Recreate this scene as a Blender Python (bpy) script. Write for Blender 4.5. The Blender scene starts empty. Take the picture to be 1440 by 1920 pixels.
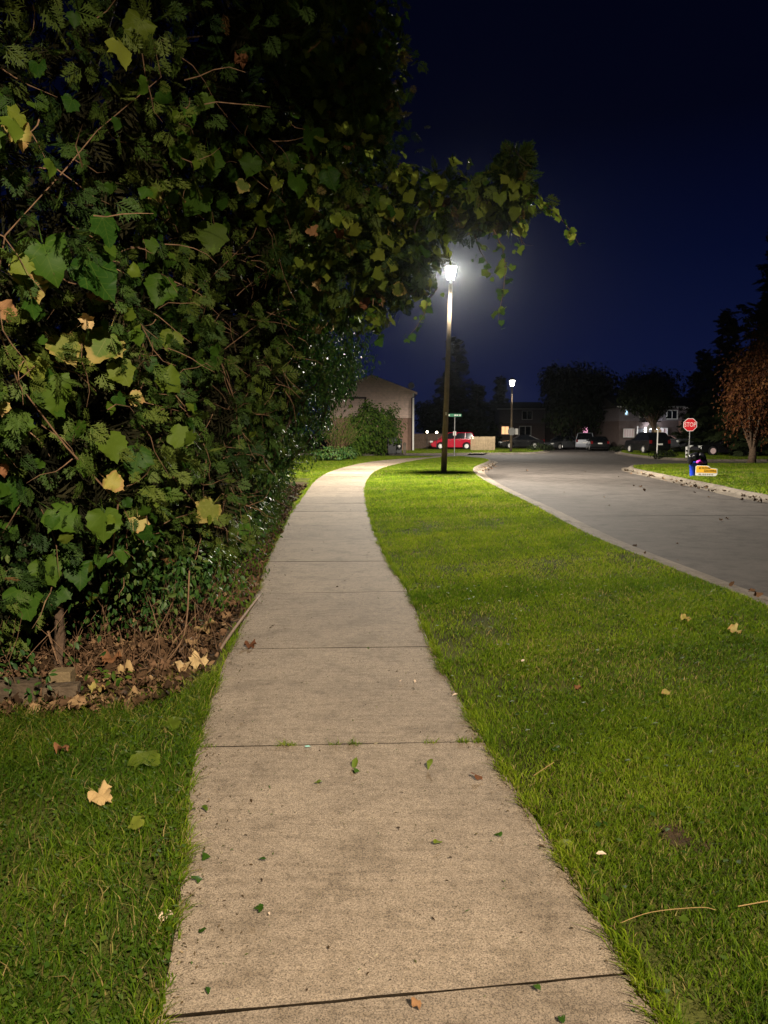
import bpy, bmesh, math, random
import numpy as np
from mathutils import Vector, Matrix, noise
from mathutils.geometry import tessellate_polygon

random.seed(7)
RNG = np.random.default_rng(11)
R = math.radians
SC = bpy.context.scene
COL = SC.collection

# ------------------------------------------------------------------ camera, sky, moon, exposure
F = 1387.0                      # focal length in photograph pixels
PITCH = math.atan((960 - 811) / F)
CAMZ = 1.6
cam_d = bpy.data.cameras.new('camera')
cam_d.sensor_fit = 'VERTICAL'; cam_d.sensor_height = 36.0; cam_d.lens = F / 1920 * 36
cam_d.clip_start = 0.05; cam_d.clip_end = 2000
cam = bpy.data.objects.new('camera', cam_d); COL.objects.link(cam)
cam.location = (0, 0, CAMZ); cam.rotation_euler = (math.pi / 2 - PITCH, 0, 0)
SC.camera = cam

world = bpy.data.worlds.new('World'); SC.world = world; world.use_nodes = True
wn = world.node_tree; wn.nodes.clear()
w_out = wn.nodes.new('ShaderNodeOutputWorld'); w_bg = wn.nodes.new('ShaderNodeBackground')
w_tc = wn.nodes.new('ShaderNodeTexCoord'); w_sep = wn.nodes.new('ShaderNodeSeparateXYZ')
w_ramp = wn.nodes.new('ShaderNodeValToRGB')
wn.links.new(w_tc.outputs['Generated'], w_sep.inputs[0]); wn.links.new(w_sep.outputs[2], w_ramp.inputs[0])
wn.links.new(w_ramp.outputs[0], w_bg.inputs[0]); wn.links.new(w_bg.outputs[0], w_out.inputs[0])
els = w_ramp.color_ramp.elements       # clear night sky: town glow low down, near black overhead
els[0].position = 0.0; els[0].color = (0.0042, 0.0080, 0.040, 1)
els[1].position = 1.0; els[1].color = (0.0004, 0.0006, 0.003, 1)
for p, c in ((0.10, (0.0032, 0.0060, 0.033, 1)), (0.22, (0.0013, 0.0030, 0.020, 1)), (0.36, (0.0007, 0.0012, 0.007, 1))):
    e = els.new(p); e.color = c
w_bg.inputs[1].default_value = 1.0

sun_d = bpy.data.lights.new('moon', 'SUN'); sun_d.energy = 0.004; sun_d.angle = R(0.5); sun_d.color = (0.8, 0.88, 1)
sun = bpy.data.objects.new('moon', sun_d); COL.objects.link(sun); sun.rotation_euler = (R(40), 0, R(30))

LAMP_NEAR, LAMP_MID, LAMP_FAR = 11800.0, 30000.0, 6000.0
SC.view_settings.view_transform = 'Standard'; SC.view_settings.look = 'None'
SC.view_settings.exposure = 0.0; SC.view_settings.gamma = 1.0
SC.view_settings.use_curve_mapping = False
SC.render.engine = 'CYCLES'
SC.cycles.use_denoising = True
SC.cycles.max_bounces = 5; SC.cycles.transparent_max_bounces = 8
SC.cycles.diffuse_bounces = 2; SC.cycles.glossy_bounces = 2; SC.cycles.transmission_bounces = 4
SC.cycles.caustics_reflective = False; SC.cycles.caustics_refractive = False
SC.cycles.sample_clamp_indirect = 3.0


# ------------------------------------------------------------------ survey of the photograph: pixel -> place on the ground
_ct, _st = math.cos(PITCH), math.sin(PITCH)
def ray(px, py):
    u = (px - 720) / F; v = (960 - py) / F
    return np.array([u, _ct + v * _st, -_st + v * _ct])
def at(px, py, z=0.0):
    d = ray(px, py); t = (z - CAMZ) / d[2]
    return (d[0] * t, d[1] * t)
def atd(px, py, dep):
    d = ray(px, py); t = dep / d[1]
    return np.array([d[0] * t, dep, CAMZ + d[2] * t])


# ------------------------------------------------------------------ materials
def nm(name):
    m = bpy.data.materials.new(name); m.use_nodes = True
    nt = m.node_tree; b = nt.nodes['Principled BSDF']
    return m, nt, b
def mat(name, col, rough=0.7, metal=0.0, var=0.12, scale=8.0, bump=0.0, bscale=60.0, spec=0.3):
    """plain surface with a little uneven colour and fine relief"""
    m, nt, b = nm(name)
    b.inputs['Roughness'].default_value = rough; b.inputs['Metallic'].default_value = metal
    b.inputs['Specular IOR Level'].default_value = spec
    tc = nt.nodes.new('ShaderNodeTexCoord'); n = nt.nodes.new('ShaderNodeTexNoise')
    n.inputs['Scale'].default_value = scale; n.inputs['Detail'].default_value = 5
    nt.links.new(tc.outputs['Object'], n.inputs['Vector'])
    rp = nt.nodes.new('ShaderNodeValToRGB')
    c = np.array(col[:3])
    rp.color_ramp.elements[0].position = 0.3; rp.color_ramp.elements[0].color = (*(c * (1 - var)), 1)
    rp.color_ramp.elements[1].position = 0.7; rp.color_ramp.elements[1].color = (*np.minimum(c * (1 + var), 1), 1)
    nt.links.new(n.outputs[0], rp.inputs[0]); nt.links.new(rp.outputs[0], b.inputs['Base Color'])
    if bump:
        n2 = nt.nodes.new('ShaderNodeTexNoise'); n2.inputs['Scale'].default_value = bscale; n2.inputs['Detail'].default_value = 4
        nt.links.new(tc.outputs['Object'], n2.inputs['Vector'])
        bp = nt.nodes.new('ShaderNodeBump'); bp.inputs['Strength'].default_value = bump; bp.inputs['Distance'].default_value = 0.02
        nt.links.new(n2.outputs[0], bp.inputs['Height']); nt.links.new(bp.outputs[0], b.inputs['Normal'])
    return m
def emit(name, col, strength):
    m, nt, b = nm(name)
    b.inputs['Base Color'].default_value = (0.5, 0.5, 0.5, 1)
    b.inputs['Emission Color'].default_value = (*col, 1); b.inputs['Emission Strength'].default_value = strength
    return m
def ramp(nt, src, stops):
    rp = nt.nodes.new('ShaderNodeValToRGB'); e = rp.color_ramp.elements
    e[0].position, e[0].color = stops[0][0], (*stops[0][1], 1)
    e[1].position, e[1].color = stops[-1][0], (*stops[-1][1], 1)
    for p, c in stops[1:-1]:
        x = e.new(p); x.color = (*c, 1)
    nt.links.new(src, rp.inputs[0]); return rp.outputs[0]
def leafmat(name, stops, trans=0.35, rough=0.5, spec=0.35, veins=None, obj_random=False, edge=None):
    """thin leaf: diffuse and gloss in front, light through the blade; colour differs from piece to piece"""
    m, nt, b = nm(name)
    b.inputs['Roughness'].default_value = rough; b.inputs['Specular IOR Level'].default_value = spec
    if obj_random:
        oi = nt.nodes.new('ShaderNodeObjectInfo'); src = oi.outputs['Random']
    else:
        a = nt.nodes.new('ShaderNodeAttribute'); a.attribute_name = 'rnd'; src = a.outputs['Fac']
    col = ramp(nt, src, stops)
    def mth(op, *xs):
        n = nt.nodes.new('ShaderNodeMath'); n.operation = op
        for i, x in enumerate(xs):
            if isinstance(x, (int, float)): n.inputs[i].default_value = x
            else: nt.links.new(x, n.inputs[i])
        return n.outputs[0]
    if veins or edge:
        uv = nt.nodes.new('ShaderNodeUVMap'); uv.uv_map = 'uv'
        sp = nt.nodes.new('ShaderNodeSeparateXYZ'); nt.links.new(uv.outputs[0], sp.inputs[0])
        x = mth('ABSOLUTE', mth('SUBTRACT', sp.outputs[0], 0.5)); y = mth('SUBTRACT', sp.outputs[1], 0.2)
        if veins:
            ang = mth('ARCTAN2', x, y); r = mth('SQRT', mth('ADD', mth('MULTIPLY', x, x), mth('MULTIPLY', y, y)))
            k = None
            for a0 in (0.0, 0.72, 1.5):
                q = mth('MULTIPLY', mth('ABSOLUTE', mth('SUBTRACT', ang, a0)), r)
                k = q if k is None else mth('MINIMUM', k, q)
            # side veins running off the main ones
            w = mth('FRACT', mth('MULTIPLY', mth('SUBTRACT', r, mth('MULTIPLY', k, 0.9)), 7.0))
            k2 = mth('MULTIPLY', mth('ABSOLUTE', mth('SUBTRACT', w, 0.5)), 0.14)
            k = mth('MINIMUM', k, mth('ADD', k2, 0.004))
            f = mth('SUBTRACT', 1.0, mth('MULTIPLY', k, 70.0)); fc = nt.nodes.new('ShaderNodeClamp'); nt.links.new(f, fc.inputs[0])
            mx = nt.nodes.new('ShaderNodeMix'); mx.data_type = 'RGBA'
            nt.links.new(mth('MULTIPLY', fc.outputs[0], 0.5), mx.inputs['Factor']); nt.links.new(col, mx.inputs['A']); mx.inputs['B'].default_value = (*veins, 1)
            col = mx.outputs['Result']
        if edge:
            nz = nt.nodes.new('ShaderNodeTexNoise'); nz.inputs['Scale'].default_value = 5.0; nt.links.new(uv.outputs[0], nz.inputs['Vector'])
            r2 = mth('SQRT', mth('ADD', mth('MULTIPLY', x, x), mth('MULTIPLY', mth('SUBTRACT', y, 0.25), mth('SUBTRACT', y, 0.25))))
            g = mth('MULTIPLY', mth('SUBTRACT', mth('ADD', r2, mth('MULTIPLY', nz.outputs[0], 0.6)), 0.66), 6.0)
            gc = nt.nodes.new('ShaderNodeClamp'); nt.links.new(g, gc.inputs[0])
            mx = nt.nodes.new('ShaderNodeMix'); mx.data_type = 'RGBA'
            nt.links.new(gc.outputs[0], mx.inputs['Factor']); nt.links.new(col, mx.inputs['A']); mx.inputs['B'].default_value = (*edge, 1)
            col = mx.outputs['Result']
    nt.links.new(col, b.inputs['Base Color'])
    tr = nt.nodes.new('ShaderNodeBsdfTranslucent'); nt.links.new(col, tr.inputs[0])
    ms = nt.nodes.new('ShaderNodeMixShader'); ms.inputs[0].default_value = trans
    out = nt.nodes['Material Output']
    nt.links.new(b.outputs[0], ms.inputs[1]); nt.links.new(tr.outputs[0], ms.inputs[2]); nt.links.new(ms.outputs[0], out.inputs[0])
    return m

def concrete(name, c1, c2, speck=True, stain=0.55):
    m, nt, b = nm(name)
    b.inputs['Roughness'].default_value = 0.85; b.inputs['Specular IOR Level'].default_value = 0.25
    g = nt.nodes.new('ShaderNodeNewGeometry')
    def nz(s, d=5, r=0.55):
        n = nt.nodes.new('ShaderNodeTexNoise'); n.inputs['Scale'].default_value = s; n.inputs['Detail'].default_value = d
        n.inputs['Roughness'].default_value = r
        nt.links.new(g.outputs['Position'], n.inputs['Vector']); return n.outputs[0]
    base = ramp(nt, nz(1.3, 6), [(0.3, c1), (0.7, c2)])
    def mix(a, bcol, fac, mode='MULTIPLY'):
        mx = nt.nodes.new('ShaderNodeMix'); mx.data_type = 'RGBA'; mx.blend_type = mode
        if isinstance(fac, float): mx.inputs['Factor'].default_value = fac
        else: nt.links.new(fac, mx.inputs['Factor'])
        nt.links.new(a, mx.inputs['A']); nt.links.new(bcol, mx.inputs['B']); return mx.outputs['Result']
    fine = ramp(nt, nz(210, 3, 0.75), [(0.36, (0.22, 0.20, 0.18)), (0.5, (0.86, 0.86, 0.86)), (0.66, (1.38, 1.35, 1.28))])
    base = mix(base, fine, 0.9)
    mid = ramp(nt, nz(22, 5, 0.7), [(0.36, (0.66, 0.64, 0.60)), (0.52, (0.98, 0.98, 0.98)), (0.75, (1.08, 1.07, 1.05))])
    base = mix(base, mid, 0.6)
    mp = nt.nodes.new('ShaderNodeMapping'); mp.inputs['Scale'].default_value = (1.2, 9.0, 1.0); nt.links.new(g.outputs['Position'], mp.inputs[0])
    bn = nt.nodes.new('ShaderNodeTexNoise'); bn.inputs['Scale'].default_value = 3.0; bn.inputs['Detail'].default_value = 8; bn.inputs['Roughness'].default_value = 0.7; nt.links.new(mp.outputs[0], bn.inputs['Vector'])
    base = mix(base, ramp(nt, bn.outputs[0], [(0.34, (0.62, 0.60, 0.57)), (0.52, (1, 1, 1)), (0.8, (1.08, 1.07, 1.05))]), 0.6)
    st = ramp(nt, nz(3.2, 7, 0.65), [(0.33, (0.5, 0.48, 0.44)), (0.50, (1, 1, 1)), (0.8, (1.05, 1.04, 1.02))])
    base = mix(base, st, stain)
    if speck:
        v = nt.nodes.new('ShaderNodeTexVoronoi'); v.inputs['Scale'].default_value = 26
        nt.links.new(g.outputs['Position'], v.inputs['Vector']); v.inputs['Scale'].default_value = 55
        vs = ramp(nt, v.outputs['Distance'], [(0.05, (0.28, 0.24, 0.2)), (0.11, (1, 1, 1)), (1, (1, 1, 1))])
        base = mix(base, vs, 0.55)
    oi = nt.nodes.new('ShaderNodeObjectInfo'); base = mix(base, ramp(nt, oi.outputs['Random'], [(0.0, (0.80, 0.79, 0.78)), (1.0, (1.06, 1.05, 1.03))]), 1.0)
    nt.links.new(base, b.inputs['Base Color'])
    bp = nt.nodes.new('ShaderNodeBump'); bp.inputs['Strength'].default_value = 0.55; bp.inputs['Distance'].default_value = 0.006
    nt.links.new(nz(150, 4, 0.7), bp.inputs['Height']); nt.links.new(bp.outputs[0], b.inputs['Normal'])
    return m

M = {}
M['slab'] = concrete('sidewalk_concrete', (0.275, 0.224, 0.170), (0.335, 0.276, 0.211), stain=0.55)
M['kerb'] = concrete('kerb_concrete', (0.15, 0.128, 0.105), (0.25, 0.215, 0.175), stain=0.95)
M['asphalt'] = concrete('old_asphalt', (0.072, 0.063, 0.058), (0.115, 0.101, 0.094), stain=0.85)
M['dark_asphalt'] = concrete('dark_asphalt', (0.02, 0.019, 0.018), (0.035, 0.032, 0.03))
M['pale_drive'] = concrete('driveway_concrete', (0.3, 0.27, 0.22), (0.42, 0.38, 0.31))
M['soil'] = mat('soil', (0.055, 0.038, 0.022), 0.95, var=0.5, scale=14, bump=1.0, bscale=40, spec=0.05)
M['joint'] = mat('joint_dirt', (0.016, 0.012, 0.008), 0.95, var=0.4, scale=30, spec=0.02)
M['terrain'] = mat('terrain', (0.05, 0.065, 0.016), 0.95, var=0.5, scale=0.6, bump=0.6, bscale=5, spec=0.05)
M['turf'] = mat('turf_base', (0.065, 0.072, 0.018), 0.95, var=0.55, scale=2.2, bump=1.0, bscale=45, spec=0.03)
M['bark'] = mat('bark', (0.085, 0.055, 0.035), 0.9, var=0.4, scale=14, bump=0.9, bscale=30)
M['twig'] = mat('twig', (0.17, 0.10, 0.055), 0.8, var=0.35, scale=20)
M['timber'] = mat('weathered_timber', (0.085, 0.062, 0.040), 0.9, var=0.4, scale=10, bump=0.8, bscale=30)
M['timber_pale'] = mat('cut_timber', (0.19, 0.14, 0.075), 0.85, var=0.2, scale=14, bump=0.4)
M['pole'] = mat('pole_concrete', (0.20, 0.15, 0.10), 0.8, var=0.18, scale=6, bump=0.3, bscale=60)
M['dark_metal'] = mat('dark_metal', (0.03, 0.03, 0.032), 0.45, 0.4, spec=0.4)
M['grey_metal'] = mat('galvanised_metal', (0.30, 0.30, 0.29), 0.5, 0.5, var=0.15)
M['white_paint'] = mat('white_paint', (0.72, 0.70, 0.66), 0.55, var=0.06)
M['black_plastic'] = mat('black_plastic', (0.012, 0.012, 0.014), 0.35, spec=0.5)
M['bag'] = mat('bin_bag_film', (0.006, 0.006, 0.008), 0.22, spec=0.6, bump=0.6, bscale=12)
M['pink'] = mat('pink_reflection', (0.75, 0.05, 0.5), 0.4)  # colour stands in for pink light reflected off the bin bags
M['purple'] = mat('purple_reflection', (0.30, 0.12, 0.75), 0.4)  # colour stands in for purple light reflected off the bin bags
M['blue'] = mat('blue_plastic', (0.012, 0.05, 0.62), 0.5, spec=0.4, var=0.06)
M['yellow'] = mat('yellow_sign', (0.85, 0.46, 0.03), 0.5, var=0.05)
M['ink'] = mat('dark_brown_print', (0.10, 0.05, 0.0), 0.6)
M['red_sign'] = mat('stop_red', (0.62, 0.012, 0.02), 0.4, var=0.05)
M['white_sign'] = mat('sign_white', (0.75, 0.73, 0.7), 0.45, var=0.04)
M['green_sign'] = mat('sign_green', (0.01, 0.20, 0.09), 0.45)
M['tyre'] = mat('tyre_rubber', (0.012, 0.012, 0.012), 0.8)
M['rim'] = mat('silver_rim', (0.62, 0.60, 0.57), 0.35, 0.3)
M['car_glass'] = mat('car_glass', (0.006, 0.007, 0.009), 0.08, spec=0.6)
M['chrome'] = mat('chrome', (0.55, 0.55, 0.55), 0.2, 0.9)
M['headlight'] = mat('headlight_lens', (0.65, 0.65, 0.62), 0.12, spec=0.7)
M['taillight'] = mat('taillight_lens', (0.16, 0.006, 0.008), 0.15, spec=0.6)
def paint(name, c, rough=0.25):
    m = mat(name, c, rough, var=0.04, spec=0.5)
    b = m.node_tree.nodes['Principled BSDF']; b.inputs['Coat Weight'].default_value = 0.6; b.inputs['Coat Roughness'].default_value = 0.08
    return m
M['red_paint'] = paint('red_car_paint', (0.36, 0.004, 0.022))
M['black_paint'] = paint('black_car_paint', (0.006, 0.006, 0.007))
M['grey_paint'] = paint('grey_car_paint', (0.05, 0.052, 0.055))
M['silver_paint'] = paint('pale_car_paint', (0.42, 0.44, 0.50))
M['pinkish_paint'] = paint('beige_car_paint', (0.36, 0.22, 0.21))
M['roof'] = mat('roof_shingle', (0.03, 0.026, 0.024), 0.9, var=0.3, scale=6, bump=0.6, bscale=20)
M['brown_trim'] = mat('brown_trim', (0.035, 0.012, 0.01), 0.5)
M['fence_wood'] = mat('fence_wood', (0.24, 0.18, 0.11), 0.85, var=0.2, scale=5)
M['fence_dark'] = mat('fence_dark', (0.10, 0.07, 0.05), 0.9, var=0.25, scale=5)
def lined(name, col, period, axis=2, dark=0.55, rough=0.75):
    """far cladding: colour with fine regular course lines in the relief"""
    m, nt, b = nm(name); b.inputs['Roughness'].default_value = rough
    g = nt.nodes.new('ShaderNodeNewGeometry'); sp = nt.nodes.new('ShaderNodeSeparateXYZ'); nt.links.new(g.outputs['Position'], sp.inputs[0])
    a = nt.nodes.new('ShaderNodeMath'); a.operation = 'MULTIPLY'; a.inputs[1].default_value = 1 / period; nt.links.new(sp.outputs[axis], a.inputs[0])
    fr = nt.nodes.new('ShaderNodeMath'); fr.operation = 'FRACT'; nt.links.new(a.outputs[0], fr.inputs[0])
    c = np.array(col)
    n = nt.nodes.new('ShaderNodeTexNoise'); n.inputs['Scale'].default_value = 4; nt.links.new(g.outputs['Position'], n.inputs['Vector'])
    base = ramp(nt, n.outputs[0], [(0.3, tuple(c * 0.86)), (0.7, tuple(c * 1.1))])
    ln = ramp(nt, fr.outputs[0], [(0.0, (dark,) * 3), (0.10, (1, 1, 1)), (1.0, (1, 1, 1))])
    mx = nt.nodes.new('ShaderNodeMix'); mx.data_type = 'RGBA'; mx.blend_type = 'MULTIPLY'; mx.inputs['Factor'].default_value = 1
    nt.links.new(base, mx.inputs['A']); nt.links.new(ln, mx.inputs['B']); nt.links.new(mx.outputs['Result'], b.inputs['Base Color'])
    bp = nt.nodes.new('ShaderNodeBump'); bp.inputs['Strength'].default_value = 0.6; bp.inputs['Distance'].default_value = 0.02
    nt.links.new(fr.outputs[0], bp.inputs['Height']); nt.links.new(bp.outputs[0], b.inputs['Normal'])
    return m
M['siding'] = lined('beige_siding', (0.72, 0.53, 0.45), 0.2)
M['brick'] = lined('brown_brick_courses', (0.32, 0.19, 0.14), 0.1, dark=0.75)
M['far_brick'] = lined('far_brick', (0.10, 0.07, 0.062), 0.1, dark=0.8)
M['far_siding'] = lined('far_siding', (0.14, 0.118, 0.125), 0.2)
M['dark_glass'] = mat('window_glass', (0.01, 0.011, 0.013), 0.1, spec=0.6)
M['lit_orange'] = emit('lit_window_orange', (1.0, 0.50, 0.22), 1.5)
M['lit_pink'] = emit('lit_window_pink', (1.0, 0.42, 0.62), 1.0)
M['lit_dimpink'] = emit('dim_window_pink', (0.8, 0.35, 0.35), 0.16)
M['lit_cyan'] = emit('lit_window_cyan', (0.45, 0.75, 1.0), 1.6)
M['lit_white'] = emit('porch_bulb', (0.92, 0.93, 1.0), 9)
M['lit_warm'] = emit('warm_bulb', (1.0, 0.85, 0.6), 14)
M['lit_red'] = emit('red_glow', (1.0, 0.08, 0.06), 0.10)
M['lit_teal'] = emit('teal_light_string', (0.45, 1.0, 0.85), 4)
M['lens_glass'], _nt, _b = nm('lantern_lens')
_nt.nodes.remove(_b); _o = _nt.nodes['Material Output']
_e = _nt.nodes.new('ShaderNodeEmission'); _e.inputs[0].default_value = (1, 0.95, 0.84, 1); _e.inputs[1].default_value = 7.0
_t = _nt.nodes.new('ShaderNodeBsdfTransparent'); _a = _nt.nodes.new('ShaderNodeAddShader')
_nt.links.new(_e.outputs[0], _a.inputs[0]); _nt.links.new(_t.outputs[0], _a.inputs[1]); _nt.links.new(_a.outputs[0], _o.inputs[0])

M['grass'] = leafmat('grass_blade', [(0.0, (0.062, 0.125, 0.009)), (0.45, (0.165, 0.255, 0.013)), (0.78, (0.30, 0.37, 0.022)), (0.90, (0.27, 0.26, 0.07)), (1.0, (0.42, 0.31, 0.12))], 0.66, 0.5, 0.12)
M['cedar'] = leafmat('cedar_spray', [(0.0, (0.014, 0.036, 0.007)), (0.5, (0.044, 0.084, 0.012)), (0.9, (0.090, 0.124, 0.020)), (1.0, (0.16, 0.09, 0.035))], 0.2, 0.6, 0.2)
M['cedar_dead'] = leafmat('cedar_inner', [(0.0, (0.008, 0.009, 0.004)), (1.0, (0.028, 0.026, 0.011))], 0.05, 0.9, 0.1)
GV = (0.11, 0.17, 0.025)
M['grape_obj'] = leafmat('grape_leaf', [(0.0, (0.020, 0.064, 0.008)), (0.6, (0.050, 0.112, 0.011)), (1.0, (0.105, 0.150, 0.016))], 0.40, 0.5, 0.12, veins=GV, obj_random=True)
M['grape_pale_lit'] = leafmat('grape_leaf_pale_lit', [(0.0, (0.12, 0.18, 0.018)), (1.0, (0.25, 0.29, 0.04))], 0.52, 0.5, 0.12, veins=(0.24, 0.28, 0.1), obj_random=True)  # paleness also carries lamp brightness painted into the overhanging leaves
M['grape_yellow'] = leafmat('grape_leaf_yellow', [(0.0, (0.34, 0.30, 0.07)), (1.0, (0.46, 0.38, 0.15))], 0.35, 0.6, 0.2, veins=(0.24, 0.26, 0.06), obj_random=True, edge=(0.42, 0.27, 0.10))
M['grape_turning'] = leafmat('grape_leaf_turning', [(0.0, (0.09, 0.15, 0.02)), (1.0, (0.18, 0.20, 0.035))], 0.35, 0.6, 0.2, veins=(0.25, 0.25, 0.08), obj_random=True, edge=(0.36, 0.28, 0.08))
M['leaf_brown'] = leafmat('dry_leaf', [(0.0, (0.12, 0.05, 0.025)), (0.5, (0.22, 0.10, 0.045)), (1.0, (0.30, 0.17, 0.08))], 0.2, 0.8, 0.1, veins=(0.12, 0.06, 0.03), obj_random=True)
M['leaf_pale'] = leafmat('pale_dry_leaf', [(0.0, (0.42, 0.29, 0.13)), (1.0, (0.55, 0.40, 0.20))], 0.2, 0.75, 0.15, veins=(0.26, 0.16, 0.07), obj_random=True)
M['leaf_white'] = leafmat('bleached_leaf', [(0.0, (0.70, 0.54, 0.40)), (1.0, (0.75, 0.60, 0.46))], 0.15, 0.75, 0.15, veins=(0.5, 0.36, 0.25), obj_random=True)
M['grape_mass'] = leafmat('vine_leaf_mass', [(0.0, (0.020, 0.056, 0.008)), (0.6, (0.050, 0.108, 0.011)), (0.985, (0.12, 0.175, 0.018)), (1.0, (0.24, 0.17, 0.05))], 0.42, 0.5, 0.12)
M['gloss_leaf'] = leafmat('glossy_small_leaf', [(0.0, (0.016, 0.052, 0.010)), (0.6, (0.036, 0.092, 0.014)), (1.0, (0.10, 0.14, 0.03))], 0.25, 0.5, 0.28)
M['bush_leaf'] = leafmat('bush_leaf', [(0.0, (0.030, 0.075, 0.008)), (1.0, (0.095, 0.155, 0.016))], 0.4, 0.6, 0.1)
M['litter'] = leafmat('leaf_litter', [(0.0, (0.03, 0.018, 0.01)), (0.45, (0.085, 0.05, 0.026)), (0.85, (0.17, 0.098, 0.055)), (1.0, (0.30, 0.20, 0.10))], 0.1, 0.85, 0.1)
M['crumb'] = leafmat('leaf_crumbs', [(0.0, (0.03, 0.018, 0.01)), (0.45, (0.09, 0.06, 0.03)), (0.7, (0.05, 0.10, 0.02)), (0.9, (0.24, 0.20, 0.12)), (1.0, (0.45, 0.40, 0.28))], 0.1, 0.8, 0.1)
M['dirt'] = leafmat('edge_soil', [(0.0, (0.05, 0.036, 0.02)), (0.8, (0.12, 0.088, 0.052)), (1.0, (0.25, 0.19, 0.11))], 0.05, 0.9, 0.05)
M['dark_leaf'] = leafmat('dark_tree_leaf', [(0.0, (0.008, 0.013, 0.004)), (1.0, (0.020, 0.028, 0.009))], 0.15, 0.7, 0.1)
M['orange_leaf'] = leafmat('orange_tree_leaf', [(0.0, (0.03, 0.009, 0.004)), (0.6, (0.085, 0.027, 0.008)), (1.0, (0.16, 0.07, 0.02))], 0.25, 0.7, 0.15)
M['straw'] = mat('dry_stalk', (0.36, 0.24, 0.10), 0.8)


# ------------------------------------------------------------------ building helpers
def link(name, me, material=None, parent=None, loc=None, **props):
    o = bpy.data.objects.new(name, me); COL.objects.link(o)
    if material is not None and me is not None and len(me.materials) == 0: me.materials.append(material)
    if parent is not None: o.parent = parent
    if loc is not None: o.location = loc
    for k, v in props.items(): o[k] = v
    return o
def thing(name, label, category, loc=(0, 0, 0), rz=0.0, group=None):
    o = bpy.data.objects.new(name, None); COL.objects.link(o)
    o.location = loc; o.rotation_euler = (0, 0, rz); o['label'] = label; o['category'] = category
    if group: o['group'] = group
    o.empty_display_size = 0.2
    return o
def np_mesh(name, V, T, rnd=None, uv=None, smooth=False):
    """mesh from numpy triangles; rnd = one value per vertex, uv = per vertex"""
    me = bpy.data.meshes.new(name)
    V = np.ascontiguousarray(V, np.float32); T = np.ascontiguousarray(T, np.int32)
    me.vertices.add(len(V)); me.vertices.foreach_set('co', V.ravel())
    me.loops.add(T.size); me.loops.foreach_set('vertex_index', T.ravel())
    me.polygons.add(len(T)); me.polygons.foreach_set('loop_start', np.arange(0, T.size, 3, dtype=np.int32))
    if smooth: me.polygons.foreach_set('use_smooth', np.ones(len(T), bool))
    if rnd is not None:
        a = me.attributes.new('rnd', 'FLOAT', 'POINT'); a.data.foreach_set('value', np.ascontiguousarray(rnd, np.float32))
    if uv is not None:
        l = me.uv_layers.new(name='uv'); l.data.foreach_set('uv', np.ascontiguousarray(uv[T.ravel()], np.float32).ravel())
    me.update(calc_edges=True); me.validate()
    return me
def instance_arrays(tv, tf, mats, pos):
    """template verts (k,3), tris (t,3); mats (n,3,3) columns = axes scaled; pos (n,3)"""
    V = np.einsum('nij,kj->nki', mats, tv) + pos[:, None, :]
    T = tf[None] + (np.arange(len(pos)) * len(tv))[:, None, None]
    return V.reshape(-1, 3), T.reshape(-1, 3)
def cloud(name, templates, mats, pos, material, parent=None, kind=None, rnd=None, smooth=False, uv=False):
    Vs, Ts, Rs, Us, off = [], [], [], [], 0
    n = len(pos); which = RNG.integers(0, len(templates), n)
    if rnd is None: rnd = RNG.random(n)
    for i, (tv, tf) in enumerate(templates):
        s = which == i
        if not s.any(): continue
        V, T = instance_arrays(tv, tf, mats[s], pos[s])
        Vs.append(V); Ts.append(T + off); off += len(V); Rs.append(np.repeat(rnd[s], len(tv)))
        if uv: Us.append(np.tile(np.stack([tv[:, 0] * 0.9 + 0.5, tv[:, 1] + 0.2], 1), (s.sum(), 1)))
    me = np_mesh(name, np.concatenate(Vs), np.concatenate(Ts), np.concatenate(Rs), np.concatenate(Us) if uv else None, smooth)
    o = link(name, me, material, parent)
    if kind: o['kind'] = kind
    return o
def norm(a): return a / np.maximum(np.linalg.norm(a, axis=-1, keepdims=True), 1e-9)
def frames(nrm, tip, scale):
    """columns: x side, y tip direction, z normal"""
    z = norm(nrm); y = tip - (tip * z).sum(-1, keepdims=True) * z; y = norm(y); x = np.cross(y, z)
    return np.stack([x, y, z], -1) * np.asarray(scale)[:, None, None]

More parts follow.
